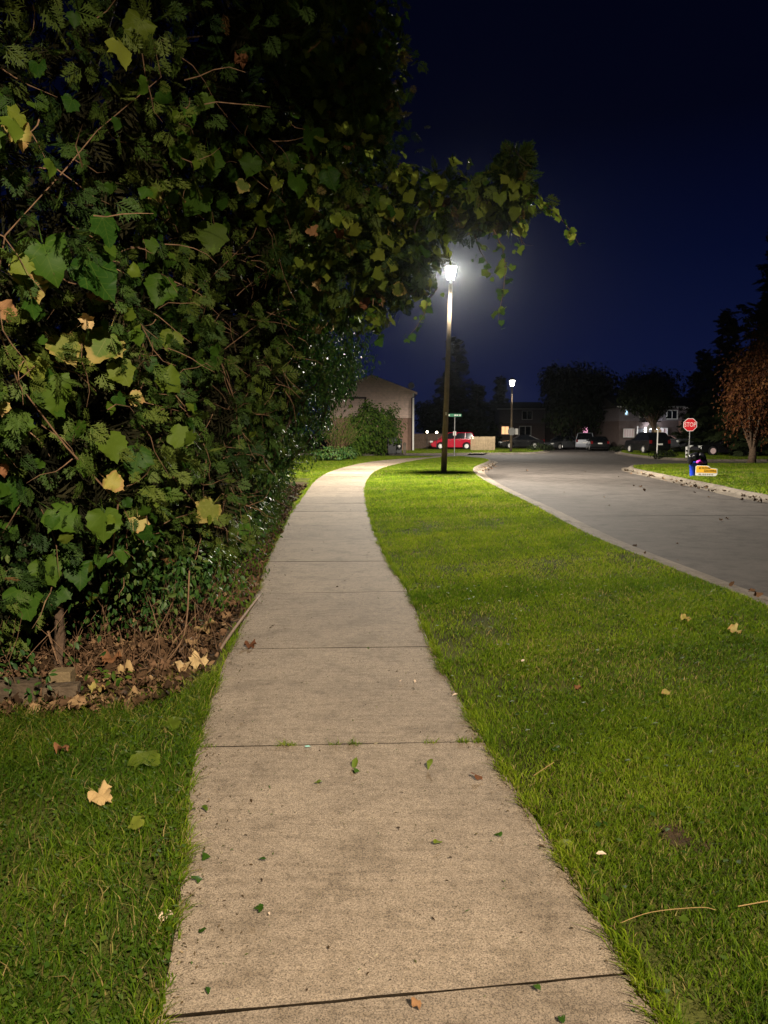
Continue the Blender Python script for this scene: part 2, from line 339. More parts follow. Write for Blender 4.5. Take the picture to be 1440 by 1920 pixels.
class MB:
    """collects simple solids and links them as one mesh object"""
    def __init__(s): s.v, s.f = [], []
    def add(s, vs, fs):
        o = len(s.v); s.v += [tuple(map(float, v)) for v in vs]; s.f += [tuple(i + o for i in f) for f in fs]; return s
    def box(s, c, d, rz=0.0, taper=1.0):
        x, y, z = d[0] / 2, d[1] / 2, d[2] / 2; k = taper
        pts = [(-x, -y, -z), (x, -y, -z), (x, y, -z), (-x, y, -z), (-x * k, -y * k, z), (x * k, -y * k, z), (x * k, y * k, z), (-x * k, y * k, z)]
        ca, sa = math.cos(rz), math.sin(rz)
        pts = [(c[0] + p[0] * ca - p[1] * sa, c[1] + p[0] * sa + p[1] * ca, c[2] + p[2]) for p in pts]
        return s.add(pts, [(3, 2, 1, 0), (4, 5, 6, 7), (0, 1, 5, 4), (1, 2, 6, 5), (2, 3, 7, 6), (3, 0, 4, 7)])
    def tube(s, pts, r, n=6, cap=True):
        pts = [Vector(p) for p in pts]; rs = r if isinstance(r, (list, tuple)) else [r] * len(pts)
        rings = []
        for i, p in enumerate(pts):
            t = (pts[min(i + 1, len(pts) - 1)] - pts[max(i - 1, 0)]).normalized()
            a = t.orthogonal().normalized() if abs(t.z) > 0.9 else t.cross(Vector((0, 0, 1))).normalized()
            if abs(t.z) > 0.9: a = (Vector((1, 0, 0)) - t * t.x).normalized()
            b = t.cross(a)
            rings.append([p + (a * math.cos(2 * math.pi * k / n + math.pi / n) + b * math.sin(2 * math.pi * k / n + math.pi / n)) * rs[i] for k in range(n)])
        vs = [v for rg in rings for v in rg]; fs = []
        for i in range(len(pts) - 1):
            for k in range(n):
                fs.append((i * n + k, i * n + (k + 1) % n, (i + 1) * n + (k + 1) % n, (i + 1) * n + k))
        if cap: fs += [tuple(range(n - 1, -1, -1)), tuple((len(pts) - 1) * n + k for k in range(n))]
        return s.add(vs, fs)
    def lathe(s, prof, n=16, c=(0, 0, 0), axis='z'):
        vs, fs = [], []
        for r, h in prof:
            for k in range(n):
                a = 2 * math.pi * k / n + math.pi / n
                p = (r * math.cos(a), r * math.sin(a), h)
                if axis == 'y': p = (p[0], h, p[1])
                vs.append((c[0] + p[0], c[1] + p[1], c[2] + p[2]))
        for i in range(len(prof) - 1):
            for k in range(n): fs.append((i * n + k, i * n + (k + 1) % n, (i + 1) * n + (k + 1) % n, (i + 1) * n + k))
        fs += [tuple(range(n - 1, -1, -1)), tuple((len(prof) - 1) * n + k for k in range(n))]
        return s.add(vs, fs)
    def prism(s, poly, a0, a1, plane='xz', shrink=None):
        """polygon extruded: plane xz along y, xy along z"""
        n = len(poly)
        def P(p, a): return (p[0], a, p[1]) if plane == 'xz' else (p[0], p[1], a)
        vs = [P(p, a0) for p in poly] + [P(p, a1) for p in poly]
        return s.add(vs, [tuple(range(n)), tuple(range(2 * n - 1, n - 1, -1))] + [(i, n + i, n + (i + 1) % n, (i + 1) % n) for i in range(n)])
    def mesh(s, name, smooth=False):
        me = bpy.data.meshes.new(name); me.from_pydata(s.v, [], s.f)
        bm = bmesh.new(); bm.from_mesh(me); bmesh.ops.recalc_face_normals(bm, faces=bm.faces); bm.to_mesh(me); bm.free()
        if smooth:
            me.polygons.foreach_set('use_smooth', np.ones(len(me.polygons), bool))
        me.update(); return me
    def build(s, name, material, parent=None, smooth=False, bevel=0.0, loc=None, **props):
        o = link(name, s.mesh(name, smooth), material, parent, loc, **props)
        if bevel:
            b = o.modifiers.new('bevel', 'BEVEL'); b.width = bevel; b.segments = 2; b.limit_method = 'ANGLE'
        return o
def one(label, cat, o, group=None):
    o['label'] = label; o['category'] = cat
    if group: o['group'] = group
    return o

def catmull(P, n=8):
    P = [np.array(p, float) for p in P]; out = []
    for i in range(len(P) - 1):
        p0, p1, p2, p3 = P[max(i - 1, 0)], P[i], P[i + 1], P[min(i + 2, len(P) - 1)]
        for k in range(n):
            t = k / n
            out.append(0.5 * (2 * p1 + (p2 - p0) * t + (2 * p0 - 5 * p1 + 4 * p2 - p3) * t * t + (3 * p1 - p0 - 3 * p2 + p3) * t ** 3))
    out.append(P[-1]); return np.array(out)
def resample(P, step):
    d = np.r_[0, np.cumsum(np.linalg.norm(np.diff(P, axis=0), axis=1))]
    s = np.linspace(0, d[-1], max(2, int(d[-1] / step) + 1))
    return np.stack([np.interp(s, d, P[:, i]) for i in range(P.shape[1])], 1)
def in_poly(pts, poly):
    x, y = pts[:, 0], pts[:, 1]; c = np.zeros(len(pts), bool); n = len(poly)
    for i in range(n):
        x1, y1 = poly[i]; x2, y2 = poly[(i + 1) % n]
        if y1 == y2: continue
        k = ((y1 > y) != (y2 > y)) & (x < (x2 - x1) * (y - y1) / (y2 - y1) + x1); c ^= k
    return c
def slab_sheet(name, poly, ztop, zbot, material, kind='structure'):
    """ground piece: filled outline with a turned-down rim"""
    n = len(poly); v = [(p[0], p[1], ztop) for p in poly] + [(p[0], p[1], zbot) for p in poly]
    tris = tessellate_polygon([[Vector((p[0], p[1], 0)) for p in poly]])
    f = [tuple(t) for t in tris] + [(i, (i + 1) % n, n + (i + 1) % n, n + i) for i in range(n)]
    mb = MB(); mb.add(v, f); o = mb.build(name, material); o['kind'] = kind
    return o


# ------------------------------------------------------------------ ground plan
ground = MB().add([(-600, -300, -0.2), (600, -300, -0.2), (600, 900, -0.2), (-600, 900, -0.2)], [(0, 1, 2, 3)]).build('ground', M['terrain']); ground['kind'] = 'structure'
ROADZ = -0.12
# sidewalk: pairs of (left edge, right edge) points
walk = [((-0.50, -3.0), (0.98, -3.0)), ((-0.56, 0.0), (0.86, 0.0)), (at(296, 1916), at(1186, 1832)), (at(368, 1405), at(908, 1394)), (at(432, 1220), at(808, 1215)),
        (at(480, 1115), at(764, 1111)), (at(500, 1055), at(726, 1054)), (at(520, 1014), at(708, 1014)), (at(534, 985), at(697, 985)),
        (at(548, 960), at(690, 960)), (at(566, 935), at(685, 935)), (at(580, 915), at(684, 915)), (at(596, 898), at(690, 898)), (at(622, 884), at(706, 883)),
        (at(655, 874), at(735, 873)), (at(690, 867), at(770, 865.5)), (at(750, 860.5), at(820, 858.5)), (at(815, 857), at(860, 855.6))]
WL = catmull([w[0] for w in walk], 10); WR = catmull([w[1] for w in walk], 10)
near_kerb = [(3.55, -12), (3.6, 0), (3.56, 3.5), at(1440, 1138), at(1270, 1070), at(1100, 1000), at(1000, 947), at(940, 918), at(903, 898), at(887, 884), at(891, 875),
             at(911, 866.5), at(915, 862), at(890, 858.2), at(830, 856.3), at(700, 855.2), (-14, 51.0), (-60, 52)]
NK = catmull(near_kerb, 8)
far_kerb = [(11.5, -14), (10.6, 2), (10.1, 10), at(1440, 928), at(1350, 910), at(1300, 900.5), at(1240, 888.5), at(1200, 880.5), at(1188, 876.5), at(1200, 872), at(1300, 869.5), at(1440, 869), (60, 40)]
FK = catmull(far_kerb, 8)
e_kerb = [(75, 44.5), at(1440, 861.5), at(1340, 861), at(1250, 858), at(1190, 852), at(1165, 847.5), at(1163, 844.5), (21.5, 76), (20, 95), (19, 130)]
EK = catmull(e_kerb, 8)
c_kerb = [(-60, 57.2), (-14, 57), at(760, 849.8), at(880, 849.2), at(980, 848.6), at(1010, 846.6), at(1020, 844.8), (15.0, 73), (13.0, 82), (8, 95), (0, 120)]
CK = catmull(c_kerb, 8)

road = MB().add([(-90, -20, ROADZ), (90, -20, ROADZ), (90, 140, ROADZ), (-90, 140, ROADZ)], [(0, 1, 2, 3)]).build('road', M['asphalt']); road['kind'] = 'structure'
polyB = np.vstack([WR[:-1], np.array([at(868, 856.0)]), NK[:np.argmin(np.linalg.norm(NK - np.array(at(880, 857.6)), axis=1))][::-1], [(3.55, -12), (0.98, -12)]])
lawn_b = slab_sheet('lawn', polyB, 0.0, -0.19, M['turf'])
iE = np.argmin(np.linalg.norm(NK - np.array(at(815, 856.0)), axis=1))
polyA = np.vstack([WL, NK[iE + 1:], [(-60, -12), (-0.5, -12)]])
lawn_a = slab_sheet('lawn', polyA, 0.0, -0.19, M['turf'])
polyD = np.vstack([FK, [(60, -14)]]); lawn_d = slab_sheet('lawn', polyD, 0.0, -0.19, M['turf'])
polyE = np.vstack([EK, [(80, 130)]]); lawn_e = slab_sheet('lawn', polyE, 0.0, -0.19, M['turf'])
polyC = np.vstack([CK, [(-60, 120)]]); lawn_c = slab_sheet('lawn', polyC, 0.0, -0.19, M['turf'])

# sidewalk slabs, each its own stone-like piece with open joints
sidewalk = bpy.data.objects.new('sidewalk', None); COL.objects.link(sidewalk); sidewalk['kind'] = 'structure'
def make_walk():
    key = [0, 10, 20, 30, 40, 50, 60, 70, 80, 90]
    cuts = list(key)
    # beyond the surveyed joints: equal bays
    mid = (WL + WR) / 2; d = np.r_[0, np.cumsum(np.linalg.norm(np.diff(mid, axis=0), axis=1))]
    s = d[90]; 
    fr = [float(k) for k in cuts]
    while s + 1.75 < d[-1]:
        s += 1.7; fr.append(float(np.interp(s, d, np.arange(len(d)))))
    fr.append(float(len(d) - 1))
    idx = np.arange(len(WL))
    def pl(E, t): return np.array([np.interp(t, idx, E[:, 0]), np.interp(t, idx, E[:, 1])])
    for a, b in zip(fr[:-1], fr[1:]):
        nseg = 5; ts = np.linspace(a, b, nseg + 1)
        L = np.array([pl(WL, t) for t in ts]); Rr = np.array([pl(WR, t) for t in ts])
        ln = np.linalg.norm((L[-1] + Rr[-1] - L[0] - Rr[0]) / 2)
        g = 0.0015
        nw = 14
        z0 = random.uniform(0.011, 0.017); tilt = random.uniform(-0.004, 0.004)
        def row(i, inset, dz, jit):
            t = (L[min(i + 1, nseg)] + Rr[min(i + 1, nseg)] - L[max(i - 1, 0)] - Rr[max(i - 1, 0)]); t = t / np.linalg.norm(t)
            out = []
            for k in range(nw + 1):
                f = k / nw; p = L[i] * (1 - f) + Rr[i] * f
                q = p + (Rr[i] - L[i]) / np.linalg.norm(Rr[i] - L[i]) * (inset if k == 0 else -inset if k == nw else 0)
                sgn = 1 if i == 0 else -1 if i == nseg else 0
                q = q + t * sgn * (g + inset + ((random.uniform(0, jit) + (0.001 if (a == 20 and i == 0) or (b == 20 and i == nseg) else 0)) if sgn else 0))
                if k in (0, nw) and jit: q = q + (Rr[i] - L[i]) * random.uniform(-jit, jit) * 0.6
                out.append((q[0], q[1], z0 + dz + tilt * (f - 0.5)))
            return out
        top = [row(i, 0.001, 0.0, 0.005 if (a == 20 and i == 0) or (b == 20 and i == nseg) else 0.004) for i in range(nseg + 1)]
        W = nw + 1
        v = [p for r in top for p in r]; f = []
        for i in range(nseg):
            for k in range(nw): f.append((i * W + k, i * W + k + 1, (i + 1) * W + k + 1, (i + 1) * W + k))
        rim = [k for k in range(W)] + [i * W + nw for i in range(1, nseg + 1)] + [nseg * W + k for k in range(nw - 1, -1, -1)] + [i * W for i in range(nseg - 1, 0, -1)]
        c = np.mean(np.array(v), 0)
        o1 = len(v)
        for r_ in rim:
            p = np.array(v[r_]); dd = (p - c)[:2]; dd /= np.linalg.norm(dd); v.append((p[0] + dd[0] * 0.002, p[1] + dd[1] * 0.002, p[2] - 0.004))
        o2 = len(v)
        for r_ in rim:
            p = np.array(v[r_]); v.append((p[0], p[1], -0.1))
        n = len(rim)
        for i in range(n):
            j = (i + 1) % n
            f.append((rim[i], rim[j], o1 + j, o1 + i)); f.append((o1 + i, o1 + j, o2 + j, o2 + i))
        so = MB().add(v, f).build('slab', M['slab'], sidewalk); so.data.materials.append(M['joint'])
        for q in so.data.polygons[nseg * nw:]: q.material_index = 1
make_walk()
bed = MB()
nW = len(WL)
bed.add([(p[0], p[1], 0.003) for p in WL] + [(p[0], p[1], 0.003) for p in WR], [(i, nW + i, nW + i + 1, i + 1) for i in range(nW - 1)])
bed_o = bed.build('sidewalk_bed', M['joint'], sidewalk); 

# kerbs: rolled profile cut into poured lengths
PROF = [(-0.015, -0.02), (0.0, 0.012), (0.10, 0.016), (0.16, -0.02), (0.22, -0.075), (0.30, -0.095), (0.52, -0.108), (0.52, -0.19)]
def make_kerb(line, step, seglen, side, lo=None, hi=None):
    root = bpy.data.objects.new('kerb', None); COL.objects.link(root); root['kind'] = 'structure'
    P = resample(np.array(line), step); per = max(1, int(seglen / step))
    T = np.gradient(P, axis=0); T /= np.linalg.norm(T, axis=1, keepdims=True); N = np.stack([T[:, 1], -T[:, 0]], 1) * side
    for s in range(0, len(P) - 1, per):
        e = min(s + per, len(P) - 1)
        if P[s][1] < -3 and P[e][1] < -3: continue
        v, f = [], []; jit = random.uniform(-0.006, 0.006)
        for i in range(s, e + 1):
            q = P[i] + T[i] * (0.006 if i == s else -0.006 if i == e else 0)
            for (a, z) in PROF:
                r = 0.004 * noise.noise(Vector((q[0] * 3, q[1] * 3, a * 9)))
                v.append((q[0] + N[i][0] * a, q[1] + N[i][1] * a, z + jit * (a < 0.3) + r))
        k = len(PROF)
        for i in range(e - s):
            for j in range(k - 1): f.append((i * k + j, i * k + j + 1, (i + 1) * k + j + 1, (i + 1) * k + j))
        f += [tuple(range(k)), tuple((e - s) * k + j for j in range(k))]
        MB().add(v, f).build('kerb_segment', M['kerb'], root)
    return root
make_kerb(NK[:-6], 0.35, 3.0, 1)
make_kerb(FK, 0.5, 3.0, -1)
make_kerb(EK, 1.0, 6.0, -1)
make_kerb(CK, 1.0, 6.0, 1)
# road patches and repair seams: thin sheets above the road
def sheet(name, pts, z, m):
    mb = MB(); mb.add([(p[0], p[1], z) for p in pts], [tuple(range(len(pts)))]); o = mb.build(name, m); o['kind'] = 'structure'; return o
M['seam'] = mat('tar_seam', (0.05, 0.044, 0.04), 0.6, var=0.3)
def seam(p0, p1, w=0.05, n=14, wob=0.12):
    pts = []
    a, b = np.array(p0), np.array(p1); t = (b - a) / np.linalg.norm(b - a); nn = np.array([-t[1], t[0]])
    l, r_ = [], []
    for i in range(n + 1):
        q = a + (b - a) * i / n + nn * wob * noise.noise(Vector((i * 0.5, p0[0], p0[1])))
        ww = w * (0.6 + 0.5 * random.random()); l.append(q + nn * ww / 2); r_.append(q - nn * ww / 2)
    sheet('tar_seam', l + r_[::-1], ROADZ + 0.004, M['seam'])
seam(at(1035, 968, ROADZ), at(1440, 966, ROADZ), 0.05)
seam(at(975, 935, ROADZ), at(1300, 921, ROADZ), 0.04)
M['asphalt_dark'] = concrete('newer_asphalt', (0.046, 0.041, 0.039), (0.07, 0.062, 0.058), stain=0.6)
sheet('road_patch', [at(930, 866, ROADZ), at(1180, 872, ROADZ), at(1165, 866.5, ROADZ), at(960, 860.5, ROADZ)], ROADZ + 0.004, M['asphalt_dark'])
dr = sheet('driveway', [at(1243, 889.5), at(1440, 891.5), (40, 29.5), (40, 30.8), at(1440, 887), at(1236, 886.2)], 0.006, M['dark_asphalt'])
sheet('driveway_edge', [at(1220, 885), at(1440, 886.6), (40, 30.9), (40, 31.4), at(1440, 885.2), at(1216, 883.8)], 0.010, M['kerb'])
sheet('driveway', [at(872, 850.2), at(905, 850.2), at(958, 843.2), at(945, 842.6)], 0.006, M['pale_drive'])
sheet('driveway', [at(640, 855.9), at(690, 855.9), at(730, 848), at(700, 848)], 0.006, M['pale_drive'])
# bare soil under the hedge and on the lawn
litter_poly = [(-4.4, 4.35), at(120, 1345), at(330, 1310), at(395, 1260), at(436, 1190), at(478, 1120), at(503, 1050), at(524, 1005), at(552, 945), at(582, 905), (-3.1, 24), (-5.5, 24), (-5.5, 4.5)]
sheet('soil', [(-4.4, 4.5), (at(120, 1330)[0], at(120, 1330)[1] + 0.1)] + litter_poly[2:], 0.006, M['soil'])
bare = np.array(at(1262, 1568))
def blob(c, rx, ry, n=44):
    g = [0.85 + 0.5 * noise.noise(Vector((math.cos(6.283 * k / n) * 1.6, math.sin(6.283 * k / n) * 1.6, c[0] * 9))) + random.uniform(-0.08, 0.08) for k in range(n)]
    return [(c[0] + rx * math.cos(2 * math.pi * k / n) * g[k], c[1] + ry * math.sin(2 * math.pi * k / n) * g[k]) for k in range(n)]
sheet('soil', blob(bare, 0.075, 0.10), 0.005, M['soil'])
sheet('soil', blob(bare + np.array([0.07, -0.07]), 0.05, 0.07), 0.006, M['soil'])


# ------------------------------------------------------------------ grass: individual blades near, coarser tufts further off (uncountable)
def sines(p, seed, f=1.0):
    r = np.random.default_rng(seed); out = np.zeros(len(p))
    for k in range(6):
        a = r.random() * 6.28; w = f * (0.6 + 2.4 * r.random()); out += np.sin(p[:, 0] * w * math.cos(a) + p[:, 1] * w * math.sin(a) + r.random() * 6.28)
    return out / 6
def scatter_poly(poly, box, density, extra=None):
    x0, x1, y0, y1 = box; n = int((x1 - x0) * (y1 - y0) * density)
    p = np.stack([RNG.uniform(x0, x1, n), RNG.uniform(y0, y1, n)], 1)
    k = in_poly(p, poly)
    k &= np.abs(p[:, 0]) < p[:, 1] * 0.55 + 0.9            # a little wider than the field of view
    p = p[k]
    if extra is not None: p = p[extra(p)]
    return p
def blades(p, h, w, tris=3, lean=0.6, shade_tone=0.0):  # negative shift paints shade into blade colour, positive gives drier tone
    n = len(p); a = RNG.uniform(0, 6.283, n); L = h * RNG.uniform(0.55, 1.25, n); W = w * RNG.uniform(0.7, 1.3, n)
    # mown turf lies in loose whorls: lean direction follows a slow field with scatter
    la = sines(p, 3, 3.5) * 5 + RNG.normal(0, 1.9, n); lm = L * np.abs(RNG.normal(lean, 0.3, n))
    lx, ly = np.cos(la) * lm, np.sin(la) * lm; hz = L * RNG.uniform(0.55, 0.95, n)
    sx, sy = np.cos(a) * W / 2, np.sin(a) * W / 2
    z = np.zeros(n); b = np.stack([p[:, 0], p[:, 1], z], 1)
    s = np.stack([sx, sy, z], 1); m = b + np.stack([lx * 0.32, ly * 0.32, hz * 0.62], 1); t = b + np.stack([lx, ly, hz], 1)
    if tris == 3:
        V = np.stack([b - s, b + s, m - s * 0.8, m + s * 0.8, t], 1); tf = np.array([[0, 1, 3], [0, 3, 2], [2, 3, 4]])
    else:
        V = np.stack([b - s, b + s, t], 1); tf = np.array([[0, 1, 2]])
    k = V.shape[1]; T = tf[None] + (np.arange(n) * k)[:, None, None]
    c = 0.40 + 0.26 * sines(p, 8, 0.9) + 0.22 * sines(p, 9, 4) + RNG.normal(0, 0.16, n) + shade_tone
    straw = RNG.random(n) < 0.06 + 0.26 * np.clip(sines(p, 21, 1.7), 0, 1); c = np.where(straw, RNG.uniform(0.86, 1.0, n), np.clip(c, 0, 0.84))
    return V.reshape(-1, 3), T.reshape(-1, 3), np.repeat(c, k)
def thin(p):
    """worn ground near the walk and around the bare patches"""
    d = np.linalg.norm((p - bare) / np.array([0.10, 0.14]), axis=1); d2 = np.linalg.norm((p - np.array(at(905, 1165))) / 0.26, axis=1)
    ew = np.clip((p[:, 0] - np.interp(p[:, 1], WR[:, 1], WR[:, 0])) / 0.35, 0, 1)
    keep = np.clip(0.62 + 0.7 * sines(p, 5, 2.4) + 0.4 * sines(p, 6, 9) + 0.35 * ew - 0.2, 0.14, 1) * np.clip((d - 0.2) * 0.75, 0.12, 1) * np.clip(d2 * 0.6, 0.12, 1)
    return RNG.random(len(p)) < keep
def add_grass(name, sets):
    V, T, C, o = [], [], [], 0
    for v, t, c in sets:
        V.append(v); T.append(t + o); C.append(c); o += len(v)
    ob = link(name, np_mesh(name, np.concatenate(V), np.concatenate(T), np.concatenate(C)), M['grass']); ob['kind'] = 'stuff'; return ob
PB, PA = polyB, polyA
def not_litter(p): return ~in_poly(p + RNG.normal(0, 0.07, p.shape), litter_poly) | (RNG.random(len(p)) < 0.03)
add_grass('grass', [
    blades(scatter_poly(PB, (-0.8, 4, 1.6, 3.0), 24000, thin), 0.040, 0.0040, shade_tone=-0.20),  # vignette darkening painted into the nearer blade colours, fading with distance
    blades(scatter_poly(PB, (-0.8, 4, 3.0, 4.4), 16000, thin), 0.040, 0.0042, shade_tone=-0.14),
    blades(scatter_poly(PB, (-0.8, 4, 4.4, 8), 10000, thin), 0.042, 0.0050, shade_tone=-0.08),
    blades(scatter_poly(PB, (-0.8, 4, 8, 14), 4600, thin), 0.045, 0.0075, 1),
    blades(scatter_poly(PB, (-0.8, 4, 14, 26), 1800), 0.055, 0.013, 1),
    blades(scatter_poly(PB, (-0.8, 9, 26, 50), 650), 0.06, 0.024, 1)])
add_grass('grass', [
    blades(scatter_poly(PA, (-3, 0, 1.6, 4.7), 17000, lambda p: thin(p) & not_litter(p)), 0.078, 0.0048, shade_tone=-0.36),  # vignette and hedge shade painted into the left lawn's blade colour
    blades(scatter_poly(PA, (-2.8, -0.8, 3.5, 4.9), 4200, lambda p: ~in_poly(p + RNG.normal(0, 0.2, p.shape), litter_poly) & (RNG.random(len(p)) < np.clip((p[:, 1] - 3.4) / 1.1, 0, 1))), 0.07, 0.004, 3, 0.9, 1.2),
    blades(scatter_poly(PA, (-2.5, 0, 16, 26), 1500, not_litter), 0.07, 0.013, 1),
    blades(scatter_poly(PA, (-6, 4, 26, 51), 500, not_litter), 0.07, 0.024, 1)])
add_grass('grass', [blades(scatter_poly(polyD, (9, 24, 15, 41), 420), 0.07, 0.03, 1)])
add_grass('grass', [blades(scatter_poly(polyE, (18, 42, 44, 76), 130), 0.09, 0.05, 1)])
add_grass('grass', [blades(scatter_poly(polyC, (-6, 20, 56, 76), 160), 0.08, 0.05, 1)])


# ------------------------------------------------------------------ leaf shapes
def grape_shape(seed, fold=0.18, droop=0.22, curl=0.0):
    r = random.Random(seed)
    half = [(0.035, -0.02), (0.10, -0.13), (0.24, -0.15), (0.36, -0.10), (0.47, -0.06), (0.47, 0.06), (0.53, 0.14), (0.50, 0.24), (0.60, 0.36), (0.51, 0.43), (0.48, 0.52), (0.38, 0.55), (0.36, 0.66), (0.25, 0.72), (0.20, 0.82), (0.09, 0.88), (0.0, 1.0)]
    half = [(x * (1 + r.uniform(-0.08, 0.08)), y + r.uniform(-0.025, 0.025)) for x, y in half[:-1]] + [half[-1]]
    left = [(-x * (1 + r.uniform(-0.08, 0.08)), y + r.uniform(-0.03, 0.03)) for x, y in half[:-1]][::-1]
    out = [(0, 0)] + half + left
    inner = [(0, 0.1), (0, 0.34), (0, 0.66)]
    pts = inner + out
    def z(x, y): return fold * abs(x) - droop * (x * x * 1.6 + max(0, y - 0.1) ** 2) + curl * math.sin(x * 7 + seed) * math.cos(y * 6) * 0.5 + 0.03 * math.sin(9 * x + 3 * y + seed)
    v = np.array([(x, y, z(x, y)) for x, y in pts]); n = len(out); t = []
    for i in range(n):
        a, b = 3 + i, 3 + (i + 1) % n
        ym = (out[i][1] + out[(i + 1) % n][1]) / 2
        k = 0 if ym < 0.12 else 1 if ym < 0.52 else 2
        t.append((k, a, b))
        ka = 0 if out[i][1] < 0.12 else 1 if out[i][1] < 0.52 else 2
    # close the wedges between the rib points
    t2 = []
    ks = [q[0] for q in t]
    for i in range(n):
        j = (i + 1) % n
        if ks[i] != ks[j]: t2.append((ks[i], 3 + j, ks[j]))
    o = len(v); v = np.vstack([v, [(-0.014, 0.02, 0.0), (0.014, 0.02, 0.0), (0.03 + 0.1 * math.sin(seed), -0.55, 0.22)]])
    return v, np.array(t + t2 + [(o, o + 2, o + 1)])
def small_leaf(fold=0.2):
    v = np.array([(0, 0, 0), (0.22, 0.3, fold * 0.2), (0.2, 0.65, fold * 0.2), (0, 1, -0.1), (-0.2, 0.65, fold * 0.2), (-0.22, 0.3, fold * 0.2), (0, 0.45, 0)])
    return v, np.array([(6, 0, 1), (6, 1, 2), (6, 2, 3), (6, 3, 4), (6, 4, 5), (6, 5, 0)])
def leaf4(w=0.3):
    return np.array([(0, 0, 0), (w, 0.45, 0.06), (0, 1, -0.08), (-w, 0.45, 0.06)]), np.array([(0, 1, 2), (0, 2, 3)])
def cedar_spray(seed, n=7, sub=True, wide=1.0):
    """flat fan of scale-leaved twiglets"""
    r = random.Random(seed); v, t = [], []
    def lance(b, d, l, w):
        d = Vector((d[0], d[1], 0)).normalized(); s = Vector((-d.y, d.x, 0)); b = Vector(b); o = len(v)
        z = r.uniform(-0.05, 0.05)
        w *= wide
        for p in (b, b + d * l * 0.5 + s * w, b + d * l + Vector((0, 0, z - 0.1 * l)), b + d * l * 0.5 - s * w): v.append(tuple(p))
        t.extend([(o, o + 1, o + 2), (o, o + 2, o + 3)])
        return b, d, l, s
    lance((0, 0, 0), (0.05, 1), 1.0, 0.03)
    for i in range(n):
        y = 0.08 + 0.78 * i / n
        for sg in (1, -1):
            l = (1 - y) * 0.55 * r.uniform(0.75, 1.2) + 0.07
            b, d, l, s = lance((0, y + (0.04 if sg > 0 else 0), -0.06 * y * y), (sg * 0.75, 0.7 + r.uniform(-0.15, 0.2)), l, 0.034)
            if sub and l > 0.2:
                for k in (0.35, 0.65):
                    for s2 in (1, -1): lance(b + d * l * k, d + s * s2 * 0.8, l * 0.4 * (1.1 - k), 0.028)
    return np.array(v), np.array(t)
GRAPE = [grape_shape(i, random.uniform(0.05, 0.3), random.uniform(0.1, 0.4), random.uniform(0.05, 0.25)) for i in range(6)]
DRY = [grape_shape(40 + i, 0.5, 0.1, 0.8) for i in range(5)]
SPRAY = [cedar_spray(i) for i in range(5)]; SPRAY_LO = [cedar_spray(20 + i, 5, False) for i in range(4)]
SMALL = [small_leaf(0.1), small_leaf(0.5)]; BOUGH = [cedar_spray(60 + i, 4, False, 2.6) for i in range(4)]
def leaf_mesh(name, tmpl, material):
    v, t = tmpl
    me = np_mesh(name, v, t, np.zeros(len(v)), np.stack([v[:, 0] * 0.9 + 0.5, v[:, 1] + 0.2], 1), smooth=True); me.materials.append(material); return me
LM = {k: [leaf_mesh('leaf', g, M[m]) for g in src] for k, m, src in (('green', 'grape_obj', GRAPE), ('pale', 'grape_pale_lit', GRAPE), ('yellow', 'grape_yellow', GRAPE + DRY), ('turning', 'grape_turning', GRAPE),
      ('brown', 'leaf_brown', DRY), ('cream', 'leaf_pale', DRY), ('white', 'leaf_white', [GRAPE[2]]), )}
def torn(tm, k):
    v, t = tm; c = v[t][:, :, :2].mean(1); a = np.arctan2(c[:, 0] - 0.02, c[:, 1] - 0.4); keep = np.abs((a - k * 1.3 + 9.42) % 6.283 - 3.14) < 1.5
    return v - np.array([0, 0.2, 0]), t[keep]
TORN = [torn(GRAPE[i], i) for i in range(6)]
LM['scrap'] = [leaf_mesh('leaf', s, M['grape_obj']) for s in TORN]; LM['scrap_pale'] = [leaf_mesh('leaf', s, M['grape_pale_lit']) for s in TORN[:4]]; LM['scrap_brown'] = [leaf_mesh('leaf', s, M['leaf_brown']) for s in TORN[:4]]
LM['oval'] = [leaf_mesh('leaf', s, M['leaf_white']) for s in SMALL]
LM['oval_green'] = [leaf_mesh('leaf', s, M['grape_pale_lit']) for s in SMALL]
def place_leaf(name, kind, mat3, pos, parent=None):
    o = bpy.data.objects.new(name, random.choice(LM[kind])); COL.objects.link(o)
    m = Matrix([[*mat3[0], pos[0]], [*mat3[1], pos[1]], [*mat3[2], pos[2]], [0, 0, 0, 1]])
    if parent is not None: o.parent = parent
    o.matrix_local = m
    return o


# ------------------------------------------------------------------ the overgrown hedge: cedars, vines, climbing shrubs
PZ = np.array([0, 0.35, 0.6, 1.5, 3.0, 4.5, 5.5, 7.0, 8.6]); PR = np.array([0.6, 1.1, 1.36, 1.55, 1.9, 2.4, 2.6, 2.0, 0.4])
CED = [(-3.3, 5.35, 1.0), (-2.85, 7.5, 1.0), (-3.0, 9.9, 1.03), (-3.35, 12.5, 1.05), (-3.75, 15.2, 1.05), (-4.15, 18.2, 1.0), (-5.3, 6.6, 1.1), (-5.5, 10.4, 1.15)]
def crown_r(i, ang, z):
    s = CED[i][2]
    b = 1 + 0.10 * np.sin(3 * ang + i * 2 + z * 1.7) + 0.09 * np.sin(5 * ang - z * 2.6 + i) + 0.07 * np.sin(9 * ang + z * 5.1 + 2 * i)
    return np.interp(z, PZ, PR) * s * b
def crown_depth(i, P):
    """<1 inside crown i"""
    dx, dy = P[:, 0] - CED[i][0], P[:, 1] - CED[i][1]
    return np.hypot(dx, dy) / np.maximum(crown_r(i, np.arctan2(dy, dx), P[:, 2]), 1e-3)
